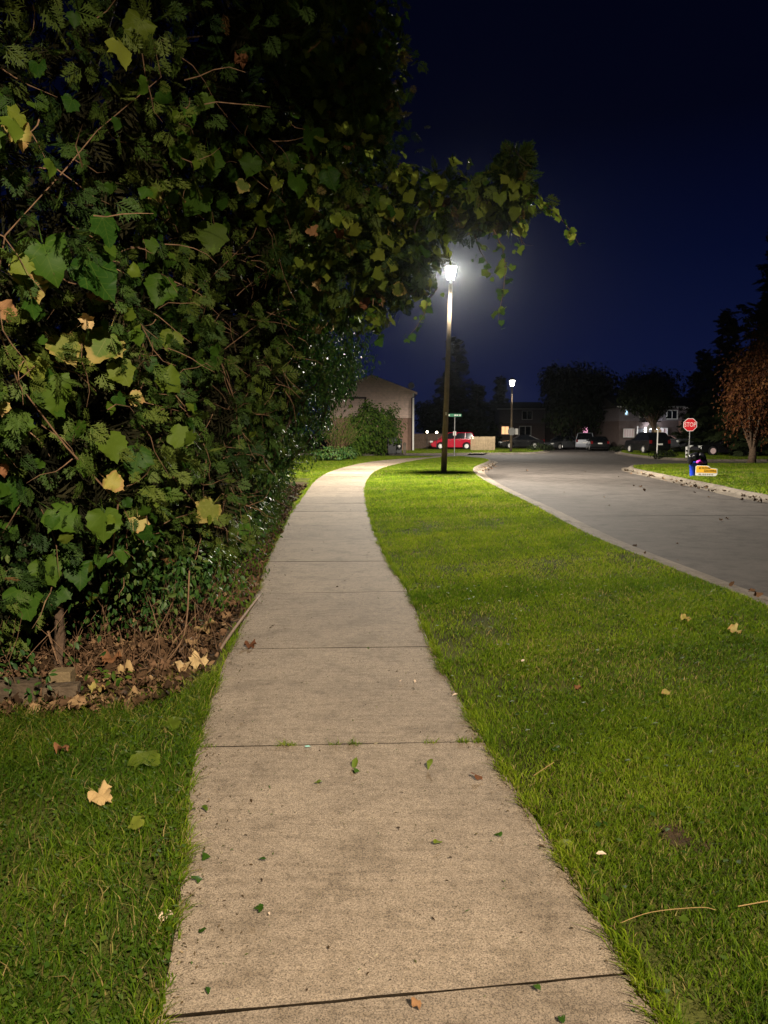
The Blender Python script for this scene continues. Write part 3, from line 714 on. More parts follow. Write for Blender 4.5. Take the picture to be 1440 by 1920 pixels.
def crown_points(i, n, depth=(0.86, 1.06), zr=(0.26, 8.2)):
    z = RNG.uniform(zr[0], zr[1], n); a = RNG.uniform(-math.pi, math.pi, n); k = RNG.uniform(depth[0], depth[1], n)
    r = crown_r(i, a, z) * k
    P = np.stack([CED[i][0] + r * np.cos(a), CED[i][1] + r * np.sin(a), z], 1)
    slope = np.interp(z + 0.2, PZ, PR) - np.interp(z - 0.2, PZ, PR)
    N = norm(np.stack([np.cos(a), np.sin(a), -slope / 0.4], 1))
    ok = np.ones(n, bool)
    for j in range(len(CED)):
        if j != i: ok &= crown_depth(j, P) > 0.8
    toc = norm(np.array([0, 0, 1.6]) - P); f = (N * toc).sum(1)
    ok &= (f > -0.15) | (RNG.random(n) < 0.25)
    # only so high as the picture could plausibly see
    ok &= (P[:, 2] < 2.2 + 0.68 * P[:, 1]) | (RNG.random(n) < 0.3)
    return P[ok], N[ok]
def clump(P, k=1.0):
    q = P * np.array([2.6, 2.6, 2.2]) * k
    f = np.sin(q[:, 0] + 1.3 * np.sin(q[:, 2] * 1.1)) + np.sin(q[:, 1] * 1.2 + 1.7 * np.sin(q[:, 0])) + np.sin(q[:, 2] * 1.4 + q[:, 1] * 0.7) + 0.7 * np.sin(q[:, 0] * 2.3 - q[:, 2] * 2.7)
    return RNG.random(len(P)) < np.clip(0.55 + 0.42 * f, 0.05, 1)
def blob_points(c, r, n, depth=(0.7, 1.05)):
    u = norm(RNG.normal(size=(n, 3))); k = RNG.uniform(depth[0], depth[1], n)
    bump = 1 + 0.22 * np.sin(u[:, 0] * 7 + c[0] * 5) * np.sin(u[:, 2] * 6 + c[1]) + 0.12 * np.sin(u[:, 1] * 11 + u[:, 2] * 9)
    return np.array(c) + u * np.array(r) * (k * bump)[:, None], norm(u / np.array(r))
def spray_frames(P, N, size):
    n = len(P)
    tip = N * 0.9 + RNG.normal(0, 0.45, (n, 3)) + np.array([0, 0, -0.45])
    nr = np.cross(tip, RNG.normal(0, 1, (n, 3))) * 0.9 + N * 0.5
    return frames(nr, tip, size)
def leaf_frames(P, N, size, light=np.array([0.25, -0.35, 0.45])):
    n = len(P)
    nr = norm(N) * 0.8 + light + RNG.normal(0, 0.52, (n, 3)); tip = np.array([0, 0, -1.0]) + RNG.normal(0, 0.45, (n, 3)) + N * 0.25
    return frames(nr, tip, size)
def wander(p, d, n, step, jit=0.35, sag=0.0):
    p, d = Vector(p), Vector(d).normalized(); out = [p.copy()]
    for i in range(n):
        d = (d + Vector((random.gauss(0, jit), random.gauss(0, jit), random.gauss(0, jit) - sag))).normalized(); p = p + d * step; out.append(p.copy())
    return out
clabel = ['dark cedar at the near left end of the hedge, its foot behind the timber', 'tall cedar behind the dry leaf bed, its boughs arching over the sidewalk',
          'third cedar along the sidewalk hedge, beyond the leaf litter bed', 'fourth cedar along the sidewalk hedge, where the walk starts to curve',
          'fifth cedar along the sidewalk hedge, second from its far end', 'last cedar at the far end of the sidewalk hedge, nearest the lit street lamp', 'cedar in the dark second row, behind the near left one', 'cedar in the dark second row, hidden behind the tall arching cedar']
cedars = []
OVER = [(tuple(atd(px, py, d)), r) for px, py, d, r in ((630, 70, 7.2, (0.62, 0.8, 0.75)), (625, 400, 6.95, (0.75, 0.8, 0.55)), (815, 388, 6.75, (0.50, 0.5, 0.25)), (925, 378, 6.65, (0.36, 0.4, 0.19)),
        (740, 495, 6.95, (0.36, 0.45, 0.30)), (655, 530, 7.4, (0.5, 0.6, 0.42)), (962, 312, 6.6, (0.10, 0.15, 0.13)), (670, 190, 7.1, (0.40, 0.7, 0.5)))]
for i, (cx, cy, s) in enumerate(CED):
    t = thing('cedar_tree', clabel[i], 'tree', (0, 0, 0), 0, 'cedars of the overgrown hedge')
    MB().tube([(cx, cy, -0.05), (cx + 0.06, cy, 1.2), (cx - 0.05, cy + 0.05, 3.5), (cx, cy, 7.8)], [0.15, 0.12, 0.09, 0.02], 9).build('trunk', M['bark'], t, True)
    br = MB()
    for k in range(26):
        z = random.uniform(0.5, 6.0); a = random.uniform(-2.4, 1.2); r = float(crown_r(i, np.array([a]), np.array([z]))[0]) * random.uniform(0.7, 1.02)
        p0 = Vector((cx, cy, z - 0.3)); p1 = Vector((cx + r * math.cos(a), cy + r * math.sin(a), z + random.uniform(-0.1, 0.4))); m = (p0 + p1) / 2 + Vector((0, 0, 0.15))
        br.tube([p0, m, p1], [0.025, 0.016, 0.005], 5)
    br.build('branches', M['bark'], t, kind='stuff')
    tw = MB()
    P, N = crown_points(i, 1100 if i < 3 else 160, (0.84, 1.1), (0.5, 4.0))
    for p, n in list(zip(P, N))[:330 if i < 3 else 50]:
        d = n * 0.5 + np.random.default_rng(len(tw.v)).normal(0, 0.8, 3) + np.array([0, 0, -0.35])
        tw.tube(wander(p, d, 4, random.uniform(0.04, 0.12), 0.25, 0.06), [0.004, 0.0035, 0.003, 0.002, 0.001], 3, False)
    tw.build('twigs', M['twig'], t, kind='stuff')
    near = i in (0, 1, 2)
    n1 = (19000, 18000, 12000, 8000, 6500, 6000, 2500, 2500)[i]
    P, N = crown_points(i, n1, (0.80, 1.12)); ck = clump(P); P, N = P[ck], N[ck]
    size = RNG.uniform(0.085, 0.185, len(P)) * (1.0 if near else 1.25)
    hi = np.linalg.norm(P - np.array([0, 0, 1.6]), axis=1) < 7.5
    patch = np.clip(0.5 + 0.5 * np.sin(P[:, 2] * 3.1 + P[:, 0] * 2 + P[:, 1] * 1.3) * 0.6 + RNG.normal(0, 0.22, len(P)), 0, 0.9); patch = np.where(RNG.random(len(P)) < 0.008, 1.0, patch)
    if hi.sum() > 50: cloud('foliage', SPRAY, spray_frames(P[hi], N[hi], size[hi]), P[hi], M['cedar'], t, 'stuff', patch[hi])
    if (~hi).sum() > 50: cloud('foliage', SPRAY_LO, spray_frames(P[~hi], N[~hi], size[~hi] * 1.25), P[~hi], M['cedar'], t, 'stuff', patch[~hi])
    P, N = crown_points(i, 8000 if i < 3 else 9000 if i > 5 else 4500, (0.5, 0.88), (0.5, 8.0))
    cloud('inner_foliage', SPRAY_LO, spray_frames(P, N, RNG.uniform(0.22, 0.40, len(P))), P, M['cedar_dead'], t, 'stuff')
    cedars.append(t)
# overhanging boughs belong to the second cedar
for c, r in OVER:
    n = int((420 if c[0] > 0.2 else 800) * (r[0] * r[1] * r[2]) ** 0.5 / 0.5 + 110)
    P, N = blob_points(c, r, n, (0.35, 1.05))
    cloud('bough', SPRAY, spray_frames(P, N, RNG.uniform(0.09, 0.18, n)), P, M['cedar'], cedars[1], 'stuff')
bl = MB()
for c0, c1 in (((-2.6, 7.3, 2.9), OVER[1][0]), (OVER[1][0], OVER[2][0]), (OVER[2][0], tuple(atd(1000, 370, 6.6))), (OVER[3][0], OVER[6][0]), ((-2.4, 7.3, 4.2), OVER[7][0]), (OVER[1][0], OVER[4][0]), (OVER[7][0], OVER[0][0])):
    a, b = Vector(c0), Vector(c1); bl.tube([a, a.lerp(b, 0.5) + Vector((0, 0, 0.12)), b], [0.035, 0.022, 0.008], 6)
for k in range(60):
    c, r = random.choice(OVER); p = Vector(c) + Vector([random.gauss(0, 0.5) * q for q in r]); bl.tube(wander(p, (random.gauss(0, 1), random.gauss(0, 1), -0.6), 4, 0.07), [0.005, 0.004, 0.003, 0.002, 0.001], 3, False)
bl.build('bough_branches', M['bark'], cedars[1], kind='stuff')

def vine(label, srcs, n_obj, stems, extra=(), pale=0.25, group='grape vines over the hedge'):
    """grape vine: woody stems, its largest leaves one by one, the rest as a mass"""
    t = thing('grape_vine', label, 'vine', (0, 0, 0), 0, group)
    sm = MB()
    for pts, r in stems: sm.tube(pts, [r * (1 - 0.75 * k / (len(pts) - 1)) for k in range(len(pts))], 5)
    if sm.v: sm.build('stems', M['twig'], t, True, kind='stuff')
    P = np.concatenate([s[0] for s in srcs]); N = np.concatenate([s[1] for s in srcs]); S = np.concatenate([s[2] for s in srcs])
    Mx = leaf_frames(P, N, S)
    vis = S / np.linalg.norm(P - np.array([0, 0, 1.6]), axis=1)
    order = np.argsort(-vis * ((N * norm(np.array([0, 0, 1.6]) - P)).sum(1) > -0.1))
    big, rest = order[:n_obj], order[n_obj:]
    for q in big:
        u = random.random() if P[q][1] < 6 else 0.03 + 0.97 * random.random()
        k = 'green' if u > pale else 'pale' if u > 0.055 else 'turning' if u > 0.012 else 'yellow' if u > 0.006 else 'brown'
        place_leaf('leaf', k, Mx[q], P[q], t)
    for (k, Mq, p) in extra: place_leaf('leaf', k, Mq, p, t)
    if len(rest): cloud('foliage', GRAPE, Mx[rest], P[rest], M['grape_mass'], t, 'stuff', None, True)
    return t
def march(px, py, out=1.04):
    """where the line of sight of a surveyed leaf meets the hedge surface"""
    d = norm(ray(px, py)[None])[0]
    for k in np.arange(2.0, 22, 0.04):
        p = np.array([0, 0, CAMZ]) + d * k
        if any(crown_depth(i, p[None])[0] < out for i in range(6)) and p[2] > 0.3: return p
        for c, r in OVER:
            if (((p - np.array(c)) / np.array(r)) ** 2).sum() < out: return p
    return np.array([0, 0, CAMZ]) + d * 6
def spot(kind, px, py, wpx, roll=0.0, back=0.06):
    """one leaf of a given width in the photograph, hanging proud of the foliage"""
    p = march(px, py); v = norm((np.array([0, 0, CAMZ]) - p)[None])[0]; p = p + v * back
    dist = np.linalg.norm(p - np.array([0, 0, CAMZ])); s = wpx * (0.85 if kind in ('yellow', 'brown', 'cream') else 0.95) / F * dist / 1.1
    n = v * 0.9 + np.array([0.25, 0, 0.35]) + np.array([random.gauss(0, 0.18) for _ in range(3)])
    tip = np.array([math.sin(roll), 0, -math.cos(roll)])
    Mq = frames(n[None], tip[None], [s])[0]
    return (kind, Mq, p - Mq[:, 1] * 0.4)
S_ = lambda i, n, a, b, zr: (lambda PN: (PN[0], PN[1], RNG.uniform(a, b, len(PN[0]))))(crown_points(i, n, (1.0, 1.12), zr))
def O_(k, n, a=0.07, b=0.12):
    P, N = blob_points(*OVER[k], n, (0.95, 1.15)); return (P, N, RNG.uniform(a, b, n))
def stem_up(i, a0, z1, r=0.008):
    pts = []
    for z in np.linspace(0.1, z1, 12):
        a = a0 + 0.25 * math.sin(z * 2 + i); q = float(crown_r(i, np.array([a]), np.array([z]))[0]) * 1.0
        pts.append((CED[i][0] + q * math.cos(a), CED[i][1] + q * math.sin(a), z))
    return (pts, r)
ex1 = [spot('yellow', 22, 235, 34, 2.6), spot('yellow', 38, 258, 40, 0.3), spot('turning', 62, 525, 72, 0.4), spot('yellow', 72, 515, 50, -0.5), spot('brown', 14, 588, 42, 1.2), spot('turning', 125, 655, 62, 0.5), spot('turning', 190, 650, 74, -0.5),
       spot('cream', 163, 602, 30, 2.0), spot('pale', 230, 700, 50, 0.5), spot('green', 100, 740, 78, 0.3), spot('green', 25, 800, 66, 0.0), spot('green', 212, 838, 58, 0.3), spot('green', 255, 865, 60, -0.2),
       spot('yellow', 215, 908, 44, 1.1), spot('green', 120, 972, 66, 0.9), spot('green', 195, 985, 64, 0.0), spot('yellow', 262, 985, 44, 0.1), spot('turning', 388, 960, 52, -0.8), spot('green', 90, 1072, 58, 0.5), spot('green', 150, 1075, 56, -0.1),
       spot('green', 45, 1130, 66, 0.3), spot('green', 105, 1110, 60, -0.3), spot('green', 60, 1150, 72, -0.1), spot('yellow', 3, 765, 34, 0), spot('brown', 4, 882, 26, 0.4), spot('green', 20, 925, 60, 0.2), spot('yellow', 258, 748, 34, 1.3), spot('green', 185, 520, 90, 0.9),
       spot('green', 90, 485, 84, 0.3), spot('green', 200, 430, 56, 0.4), spot('green', 300, 545, 60, -0.3), spot('pale', 65, 690, 50, 0.4), spot('green', 320, 715, 52, 0.9), spot('green', 340, 820, 48, 1.2), spot('pale', 320, 640, 44, -0.2)]
ex2 = [spot('green', 398, 446, 58, 0.0), spot('green', 365, 375, 60, -0.5), spot('green', 395, 305, 52, 0.2), spot('green', 338, 290, 40, 0.3), spot('pale', 228, 98, 46, 0.6), spot('pale', 258, 58, 50, -0.4), spot('green', 515, 793, 40, 0.3), spot('cream', 597, 618, 24, 0.9), spot('cream', 617, 615, 20, -0.6),
       spot('cream', 597, 536, 26, 0.3), spot('brown', 683, 570, 26, 0.2), spot('brown', 585, 435, 26, 1.2), spot('brown', 636, 440, 22, 0.2), spot('brown', 452, 112, 26, 0.3), spot('green', 590, 262, 48, 0.2), spot('green', 470, 310, 40, -0.3), spot('green', 620, 335, 40, 0.5), spot('green', 560, 345, 44, 0.1), spot('green', 545, 300, 30, 0), spot('green', 460, 990, 32, 1.4)]
vine('grape vine with broad leaves, some yellow, at the near left of the hedge', [S_(0, 950, 0.055, 0.105, (0.45, 3.6)), S_(0, 110, 0.06, 0.11, (3.4, 6))], 220, [stem_up(0, -1.2, 4), stem_up(0, -0.6, 4), stem_up(0, -1.7, 3)], ex1, 0.14)
vine('grape vine climbing the tall cedar behind the leaf litter, green with dry brown leaves', [S_(1, 460, 0.055, 0.10, (2.4, 6.5)), S_(1, 60, 0.06, 0.1, (0.8, 2.4)), O_(0, 120), O_(7, 60)], 250, [stem_up(1, -0.8, 5), stem_up(1, -0.2, 5)], ex2, 0.15)
# hanging strands at the end of the arching bough
def strand(pix, dep):
    return [Vector(atd(px, py, dep + random.uniform(-0.05, 0.05))) for px, py in pix]
ST = [strand([(940, 350), (985, 372), (1025, 385), (1050, 408), (1072, 435), (1088, 462)], 6.6), strand([(925, 430), (942, 465), (948, 500), (944, 545), (938, 575), (934, 600)], 6.55),
      strand([(820, 540), (802, 565), (795, 590), (780, 615), (764, 632)], 6.8), strand([(890, 440), (900, 470), (912, 490), (919, 515)], 6.6), strand([(965, 400), (972, 430), (980, 462)], 6.6), strand([(700, 560), (698, 590), (705, 612)], 6.8)]
sp_, sn_, ss_ = [], [], []
for s in ST:
    Q = resample(np.array([tuple(v) for v in s]), 0.045)
    for k, q in enumerate(Q):
        if random.random() < 0.06: continue
        sp_.append(q + RNG.normal(0, 0.022, 3)); sn_.append(norm(np.array([[RNG.normal(0, 0.6), -1, 0.35 + RNG.normal(0, 0.3)]]))[0]); ss_.append(RNG.uniform(0.04, 0.12) * (1 - 0.4 * k / len(Q)))
vine('grape vine coloured lamplit green, hanging in strands over the sidewalk before the nearest lamp',
     [O_(2, 130), O_(3, 85), O_(4, 110), O_(1, 150), O_(5, 80), (np.array(sp_), np.array(sn_), np.array(ss_)), (np.array(sp_)[::2] + RNG.normal(0, 0.03, (len(sp_[::2]), 3)), np.array(sn_)[::2], np.array(ss_)[::2] * 0.7)], 298, [(list(map(tuple, s)), 0.006) for s in ST], (), 0.85)  # mostly pale leaves: lamplight on the strands put into leaf colour
vine('grape vine over the far half of the hedge, leaves bright from the street lamp', [S_(2, 450, 0.07, 0.11, (2.2, 5.5)), S_(2, 60, 0.07, 0.10, (0.8, 2.2)), S_(3, 450, 0.07, 0.11, (2.0, 5.5)), S_(4, 450, 0.07, 0.11, (1.6, 5)), S_(5, 450, 0.07, 0.11, (0.9, 5))], 150, [stem_up(2, -0.2, 4), stem_up(3, -0.2, 4)], (), 0.3)

# glossy small-leaved shrubs pushing out of the far half of the hedge
for lab, blobs in (('glossy small leaved shrub spilling from the hedge, left of the sidewalk bend', [(tuple(atd(598, 628, 9.6)), (0.66, 1.1, 0.85)), ((-1.75, 9.4, 1.5), (0.6, 1.2, 0.9)), ((-1.9, 8.6, 0.6), (0.5, 0.9, 0.5))]),
                   ('glossy small leaved shrub in the hedge middle, with bright lamplit leaf edges', [(tuple(atd(572, 690, 12.4)), (0.78, 1.3, 0.95)), ((-2.15, 12.0, 1.3), (0.65, 1.3, 1.0)), ((-2.3, 11, 0.5), (0.6, 1, 0.45))]),
                   ('glossy small leaved shrub at the far hedge end, drooping toward the house', [(tuple(atd(570, 745, 16.0)), (0.75, 1.4, 1.2)), ((-2.6, 15.8, 0.9), (0.6, 1.5, 0.8)), (tuple(atd(640, 690, 14.6)), (0.42, 0.7, 0.5)), ((-2.75, 18.5, 1.3), (0.55, 1.3, 1.2))])):
    t = thing('climbing_shrub', lab, 'shrub', (0, 0, 0), 0, 'glossy shrubs in the hedge')
    b0 = blobs[0]; base = blobs[1][0]
    sb = MB()
    for k in range(14):
        c, r = random.choice(blobs); sb.tube([(base[0] - 0.4 + random.gauss(0, 0.1), base[1] + random.gauss(0, 0.2), 0), (c[0] - 0.4, c[1], c[2] * 0.6), (c[0] + random.gauss(0, r[0] * 0.4), c[1] + random.gauss(0, r[1] * 0.4), c[2] + random.gauss(0, r[2] * 0.4))], [0.014, 0.01, 0.004], 5)
    sb.build('stems', M['bark'], t, kind='stuff')
    for c, r in blobs:
        n = int(2600 * (r[0] * r[1] + r[1] * r[2]) ** 0.7); P, N = blob_points(c, r, n, (0.55, 1.08)); ok = P[:, 2] > 0.03; P, N = P[ok], N[ok]
        cloud('foliage', SMALL, leaf_frames(P, N, RNG.uniform(0.045, 0.08, len(P))), P, M['gloss_leaf'], t, 'stuff', None)

# low evergreen ground cover at the hedge foot
def undergrowth(lab, spots, size, dens, matl):
    t = thing('ground_cover_plant', lab, 'plant')
    st = MB(); Pn, Nn = [], []
    for (c, r) in spots:
        for k in range(int(5 + 10 * r[0])):
            p = (c[0] + random.gauss(0, r[0] * 0.4), c[1] + random.gauss(0, r[1] * 0.4), 0.0)
            st.tube(wander(p, (random.gauss(0, 0.4), random.gauss(0, 0.4), 1), 5, r[2] * 0.28, 0.25, 0.08), [0.003, 0.003, 0.0025, 0.002, 0.0015, 0.001], 3, False)
        P, N = blob_points((c[0], c[1], c[2]), r, int(dens * r[0] * r[1] * 4), (0.4, 1.1)); ok = P[:, 2] > 0.01; Pn.append(P[ok]); Nn.append(N[ok])
    st.build('stem', M['twig'], t, kind='stuff')
    P, N = np.concatenate(Pn), np.concatenate(Nn)
    cloud('foliage', SMALL, leaf_frames(P, N, RNG.uniform(size * 0.6, size * 1.3, len(P))), P, matl, t, 'stuff'); return t
a = at(30, 1300); b = at(290, 1185)
undergrowth('dark small leaved creeper over the near left timber edging', [((a[0] - 0.25, 4.35, 0.45), (0.35, 0.3, 0.5)), ((a[0] + 0.05, 4.25, 0.18), (0.2, 0.2, 0.18)), ((a[0] + 0.30, 4.22, 0.10), (0.16, 0.10, 0.12)), ((a[0] + 0.28, 4.75, 0.35), (0.2, 0.12, 0.3))], 0.05, 420, M['gloss_leaf'])
undergrowth('dark oval leaved creeper hanging low over the brown leaf bed', [((b[0] + 0.1, 5.1, 0.72), (0.3, 0.3, 0.30)), ((b[0] + 0.42, 5.7, 0.5), (0.3, 0.4, 0.3)), ((b[0] - 0.6, 4.9, 0.85), (0.3, 0.25, 0.2)), ((b[0] - 0.1, 5.6, 0.3), (0.5, 0.35, 0.3)), ((-1.75, 6.5, 0.32), (0.35, 0.5, 0.32)), ((-2.6, 4.75, 0.4), (0.35, 0.3, 0.4))], 0.055, 600, M['gloss_leaf'])
undergrowth('weedy low creeper along the sidewalk edge beyond the brown leaves', [((-1.42, 6.9, 0.12), (0.22, 0.6, 0.16)), ((-1.55, 8.0, 0.2), (0.25, 0.7, 0.25)), ((-1.7, 9.6, 0.2), (0.25, 0.8, 0.25)), ((-1.9, 11.6, 0.2), (0.3, 1.0, 0.25)), ((-2.2, 13.8, 0.2), (0.3, 1.2, 0.25)), ((-2.55, 16.6, 0.2), (0.3, 1.4, 0.25))], 0.05, 420, M['bush_leaf'])
undergrowth('small round leaved weed among the brown leaves by the cut timber', [((at(200, 1290)[0], 4.55, 0.05), (0.22, 0.16, 0.07)), ((at(330, 1205)[0], 5.5, 0.05), (0.15, 0.12, 0.06))], 0.045, 380, M['bush_leaf'])

# timber edging and a short post at the left
t = thing('garden_timber', 'weathered timber edging on the ground at the left, below the hedge', 'timber', (*at(30, 1322), 0), R(4))
MB().box((-0.45, 0.02, 0.07), (1.15, 0.13, 0.15)).build('beam', M['timber'], t, bevel=0.008)
MB().box((0.24, 0.07, 0.045), (0.2, 0.1, 0.1), R(8)).build('offcut', M['timber'], t, bevel=0.006)
one('pale cut timber block standing between the edging beam and the leaf litter', 'timber block', MB().box((0, 0, 0.06), (0.13, 0.11, 0.13), R(6)).build('timber_block', M['timber_pale'], bevel=0.006, loc=(*at(118, 1292), 0)))
t = thing('wooden_post', 'dark brown short wooden post leaning under the vines behind the cut block', 'post', (*at(108, 1262), 0))
MB().tube([(0, 0, -0.02), (0.02, 0.02, 0.25), (0.0, 0.05, 0.6)], [0.036, 0.033, 0.026], 8).build('shaft', M['bark'], t)
MB().tube([(-0.03, -0.045, 0.3), (0.03, -0.05, 0.08)], [0.008, 0.006], 5).build('root', M['twig'], t)
# bare stems and sticks in the bed
for k, (p0, p1, p2) in enumerate([((405, 1235), (440, 1190), (487, 1120)), ((300, 1260), (345, 1190), (355, 1070)), ((120, 1180), (190, 1235), (240, 1290)), ((395, 1150), (350, 1220), (320, 1240)), ((15, 1240), (60, 1180), (140, 1150))]):
    q0 = at(*p0); q2 = at(*p2) if k in (0, 3) else None
    A = Vector((*q0, 0.02)); dd = q0[1]
    B = Vector(atd(*p1, dd + 0.05)) if k not in (0, 3) else Vector((*at(*p1), 0.05))
    Cc = Vector((*q2, 0.02)) if q2 else Vector(atd(*p2, dd + 0.15))
    nmx = ['thick brown stick lying along the sidewalk edge by the hedge', 'thin bare stem rising from the leaf bed into the hedge', 'pale dry stalk leaning across the post', 'thin stick lying in the brown leaves', 'thin dry stalk arching above the timber edging'][k]
    one(nmx, 'stick', MB().tube(catmull([A, B, Cc], 5).tolist(), [0.014 if k == 0 else 0.006] * 11, 5).build('stick', M['twig'], smooth=True), 'bare sticks under the hedge')
tw = MB()
for k in range(260):
    x = random.uniform(-2.6, -1.15); y = random.uniform(4.6, 7.4)
    if not in_poly(np.array([[x, y]]), litter_poly)[0]: continue
    up = random.random() < 0.45
    tw.tube(wander((x, y, 0.01), (random.gauss(0, 0.5), random.gauss(0, 0.5), 1.4 if up else 0.15), 4, random.uniform(0.05, 0.16) if up else 0.05, 0.2), [0.003, 0.0028, 0.0025, 0.002, 0.001], 3, False)
o = tw.build('dry_stems', M['twig']); o['kind'] = 'stuff'

# leaf litter and debris
def flat_frames(n, size, tilt=0.35):
    return frames(np.array([0, 0, 1.0]) + RNG.normal(0, tilt, (n, 3)), RNG.normal(0, 1, (n, 3)), size)
p = np.stack([RNG.uniform(-3.2, -0.9, 5600), RNG.uniform(4.0, 8.2, 5600)], 1)
p = p[in_poly(p + np.abs(RNG.normal(0, 0.16, p.shape)) * np.array([0.3, 1]), litter_poly) & (p[:, 0] < np.interp(p[:, 1], WL[:, 1], WL[:, 0]) + 0.03)]; n = len(p)
cloud('leaf_litter', DRY[:3] + SMALL, flat_frames(n, RNG.uniform(0.03, 0.075, n), 0.5), np.c_[p, RNG.uniform(0.012, 0.05, n)], M['litter'], None, 'stuff')
p = np.stack([RNG.uniform(-3.4, -1.0, 6000), RNG.uniform(8.0, 22, 6000)], 1); p = p[in_poly(p, litter_poly)]; n = len(p)
cloud('leaf_litter', DRY[:2] + SMALL, flat_frames(n, RNG.uniform(0.04, 0.09, n), 0.5), np.c_[p, RNG.uniform(0.012, 0.05, n)], M['litter'], None, 'stuff')
# crumbs on the sidewalk: dense along the left edge and at the joints
pts = []
idx = np.arange(len(WL))
for k in range(3800):
    tt = random.uniform(12, 110); f = min(abs(random.gauss(0, 0.14)), 1) if random.random() < 0.3 else random.random() if random.random() < 0.9 else 1 - min(abs(random.gauss(0, 0.06)), 1)
    L = [np.interp(tt, idx, WL[:, j]) for j in (0, 1)]; Q = [np.interp(tt, idx, WR[:, j]) for j in (0, 1)]
    pts.append((L[0] + (Q[0] - L[0]) * f, L[1] + (Q[1] - L[1]) * f, 0.019))
pts = np.array(pts); n = len(pts)
cloud('debris', SMALL + [leaf4(0.12)], flat_frames(n, RNG.uniform(0.004, 0.016, n) * np.where(RNG.random(n) < 0.08, 2.0, 1), 0.25), pts, M['crumb'], None, 'stuff')
# soil and dead grass creeping onto the slab edge
p = []
for k in range(5000):
    tt = random.uniform(12, 70); d = random.gauss(0.0, 0.035) if random.random() < 0.8 else abs(random.gauss(0, 0.1)); E = WL if random.random() < 0.75 else WR; d = d if E is WL else -d * 0.6
    p.append((np.interp(tt, idx, E[:, 0]) + d, np.interp(tt, idx, E[:, 1]), 0.016 + random.uniform(0, 0.006)))
p = np.array(p); n = len(p)
cloud('edge_dirt', [leaf4(0.25)], flat_frames(n, RNG.uniform(0.003, 0.016, n), 0.4), p, M['dirt'], None, 'stuff')
# grass hanging over the walk on both sides
p, dirs = [], []
for k in range(26000):
    tt = 14 + 96 * random.random() ** 1.7; E, s = (WR, -1) if random.random() < 0.55 else (WL, 1)
    p.append((np.interp(tt, idx, E[:, 0]) - s * random.uniform(-0.02, 0.06), np.interp(tt, idx, E[:, 1]))); dirs.append(s)
p, dirs = np.array(p), np.array(dirs); tuft = sines(p, 77, 7) + 0.6 * sines(p, 78, 19); keep = (RNG.random(len(p)) < np.clip(0.45 + 1.1 * tuft, 0.06, 1)) & not_litter(p); p, dirs, tuft = p[keep], dirs[keep], tuft[keep]
V, T, C = blades(p, 0.055, 0.0042); V = V.reshape(len(p), 5, 3); sh = np.where(RNG.random(len(p)) < 0.7, dirs * RNG.uniform(0, 0.05, len(p)) * np.clip(1 + 2 * tuft, 0.3, 2.2), 0)
V[:, 2:4, 0] += (sh * 0.4)[:, None]; V[:, 4, 0] += sh; V[:, 2:, 2] += 0.012
o = link('edge_grass', np_mesh('edge_grass', V.reshape(-1, 3), T, C), M['grass']); o['kind'] = 'stuff'
# weeds growing in the second joint
pw = []
for c, m in ((530, 40), (548, 30), (665, 60), (628, 20), (805, 30), (868, 60), (895, 50), (385, 40)):
    q = at(c, 1400 - (c - 640) * 0.018)
    for k in range(m): pw.append((q[0] + random.gauss(0, 0.018), q[1] + random.gauss(0, 0.008)))
V, T, C = blades(np.array(pw), 0.035, 0.004, lean=0.9); V[:, 2] += 0.005
o = link('joint_weeds', np_mesh('joint_weeds', V, T, C), M['grass']); o['kind'] = 'stuff'
# clover and broad weeds in the left lawn
p = scatter_poly(PA, (-2.2, -0.5, 1.7, 4.2), 900, not_litter); n = len(p)
cloud('clover', [leaf4(0.45)], flat_frames(n, RNG.uniform(0.012, 0.026, n), 0.3), np.c_[p, RNG.uniform(0.025, 0.05, n)], M['bush_leaf'], None, 'stuff')
p = scatter_poly(PB, (0, 3.6, 1.7, 8), 45); n = len(p)
cloud('clover', [leaf4(0.4)], flat_frames(n, RNG.uniform(0.018, 0.04, n), 0.35), np.c_[p, RNG.uniform(0.03, 0.05, n)], M['bush_leaf'], None, 'stuff')

def fallen(kind, px, py, wpx, label, z=0.02, rot=None, tilt=0.35, group='fallen leaves'):
    x, y = at(px, py, z); s = wpx / F * y / 1.05
    a = random.uniform(0, 6.28) if rot is None else rot
    Mq = frames((np.array([0, -0.25, 1.0]) + RNG.normal(0, tilt * 0.5, 3))[None], np.array([[math.sin(a), math.cos(a), 0]]), [s])[0]
    o = place_leaf('fallen_leaf', kind, Mq, np.array([x, y, z + 0.01]) - Mq[:, 1] * 0.4)
    return one(label, 'leaf', o, group)
fallen('cream', 193, 1498, 44, 'cream curled maple shaped leaf on the left lawn', 0.06, 2.2)
fallen('pale', 253, 1548, 36, 'yellow green leaf on the left lawn below the cream one', 0.06)
fallen('white', 312, 1720, 30, 'whitish leaf at the left edge of the sidewalk', 0.02, 1.4, 0.1)
fallen('pale', 275, 1424, 60, 'pale green leaf lying upside down on the left lawn under the leaf litter', 0.05, 1.9)
fallen('green', 322, 1357, 38, 'dark green leaf in the grass beside the sidewalk, just below the litter', 0.05)
fallen('brown', 118, 1407, 26, 'small brown leaf in the left grass below the timber', 0.05)
fallen('cream', 388, 1178, 40, 'upright cream yellow leaf on the brown litter near the sidewalk', 0.06, 0.2, 0.6)
fallen('cream', 230, 1262, 34, 'pale oval dry leaf on the litter, leftmost of the pale ones there', 0.05)
fallen('cream', 372, 1245, 34, 'pale dry leaf on the litter beside the sidewalk', 0.05)
fallen('cream', 338, 1252, 36, 'pale curled dry leaf left of its twin by the sidewalk', 0.05)
fallen('brown', 205, 1240, 36, 'red brown leaf on the litter behind the pale oval one', 0.05)
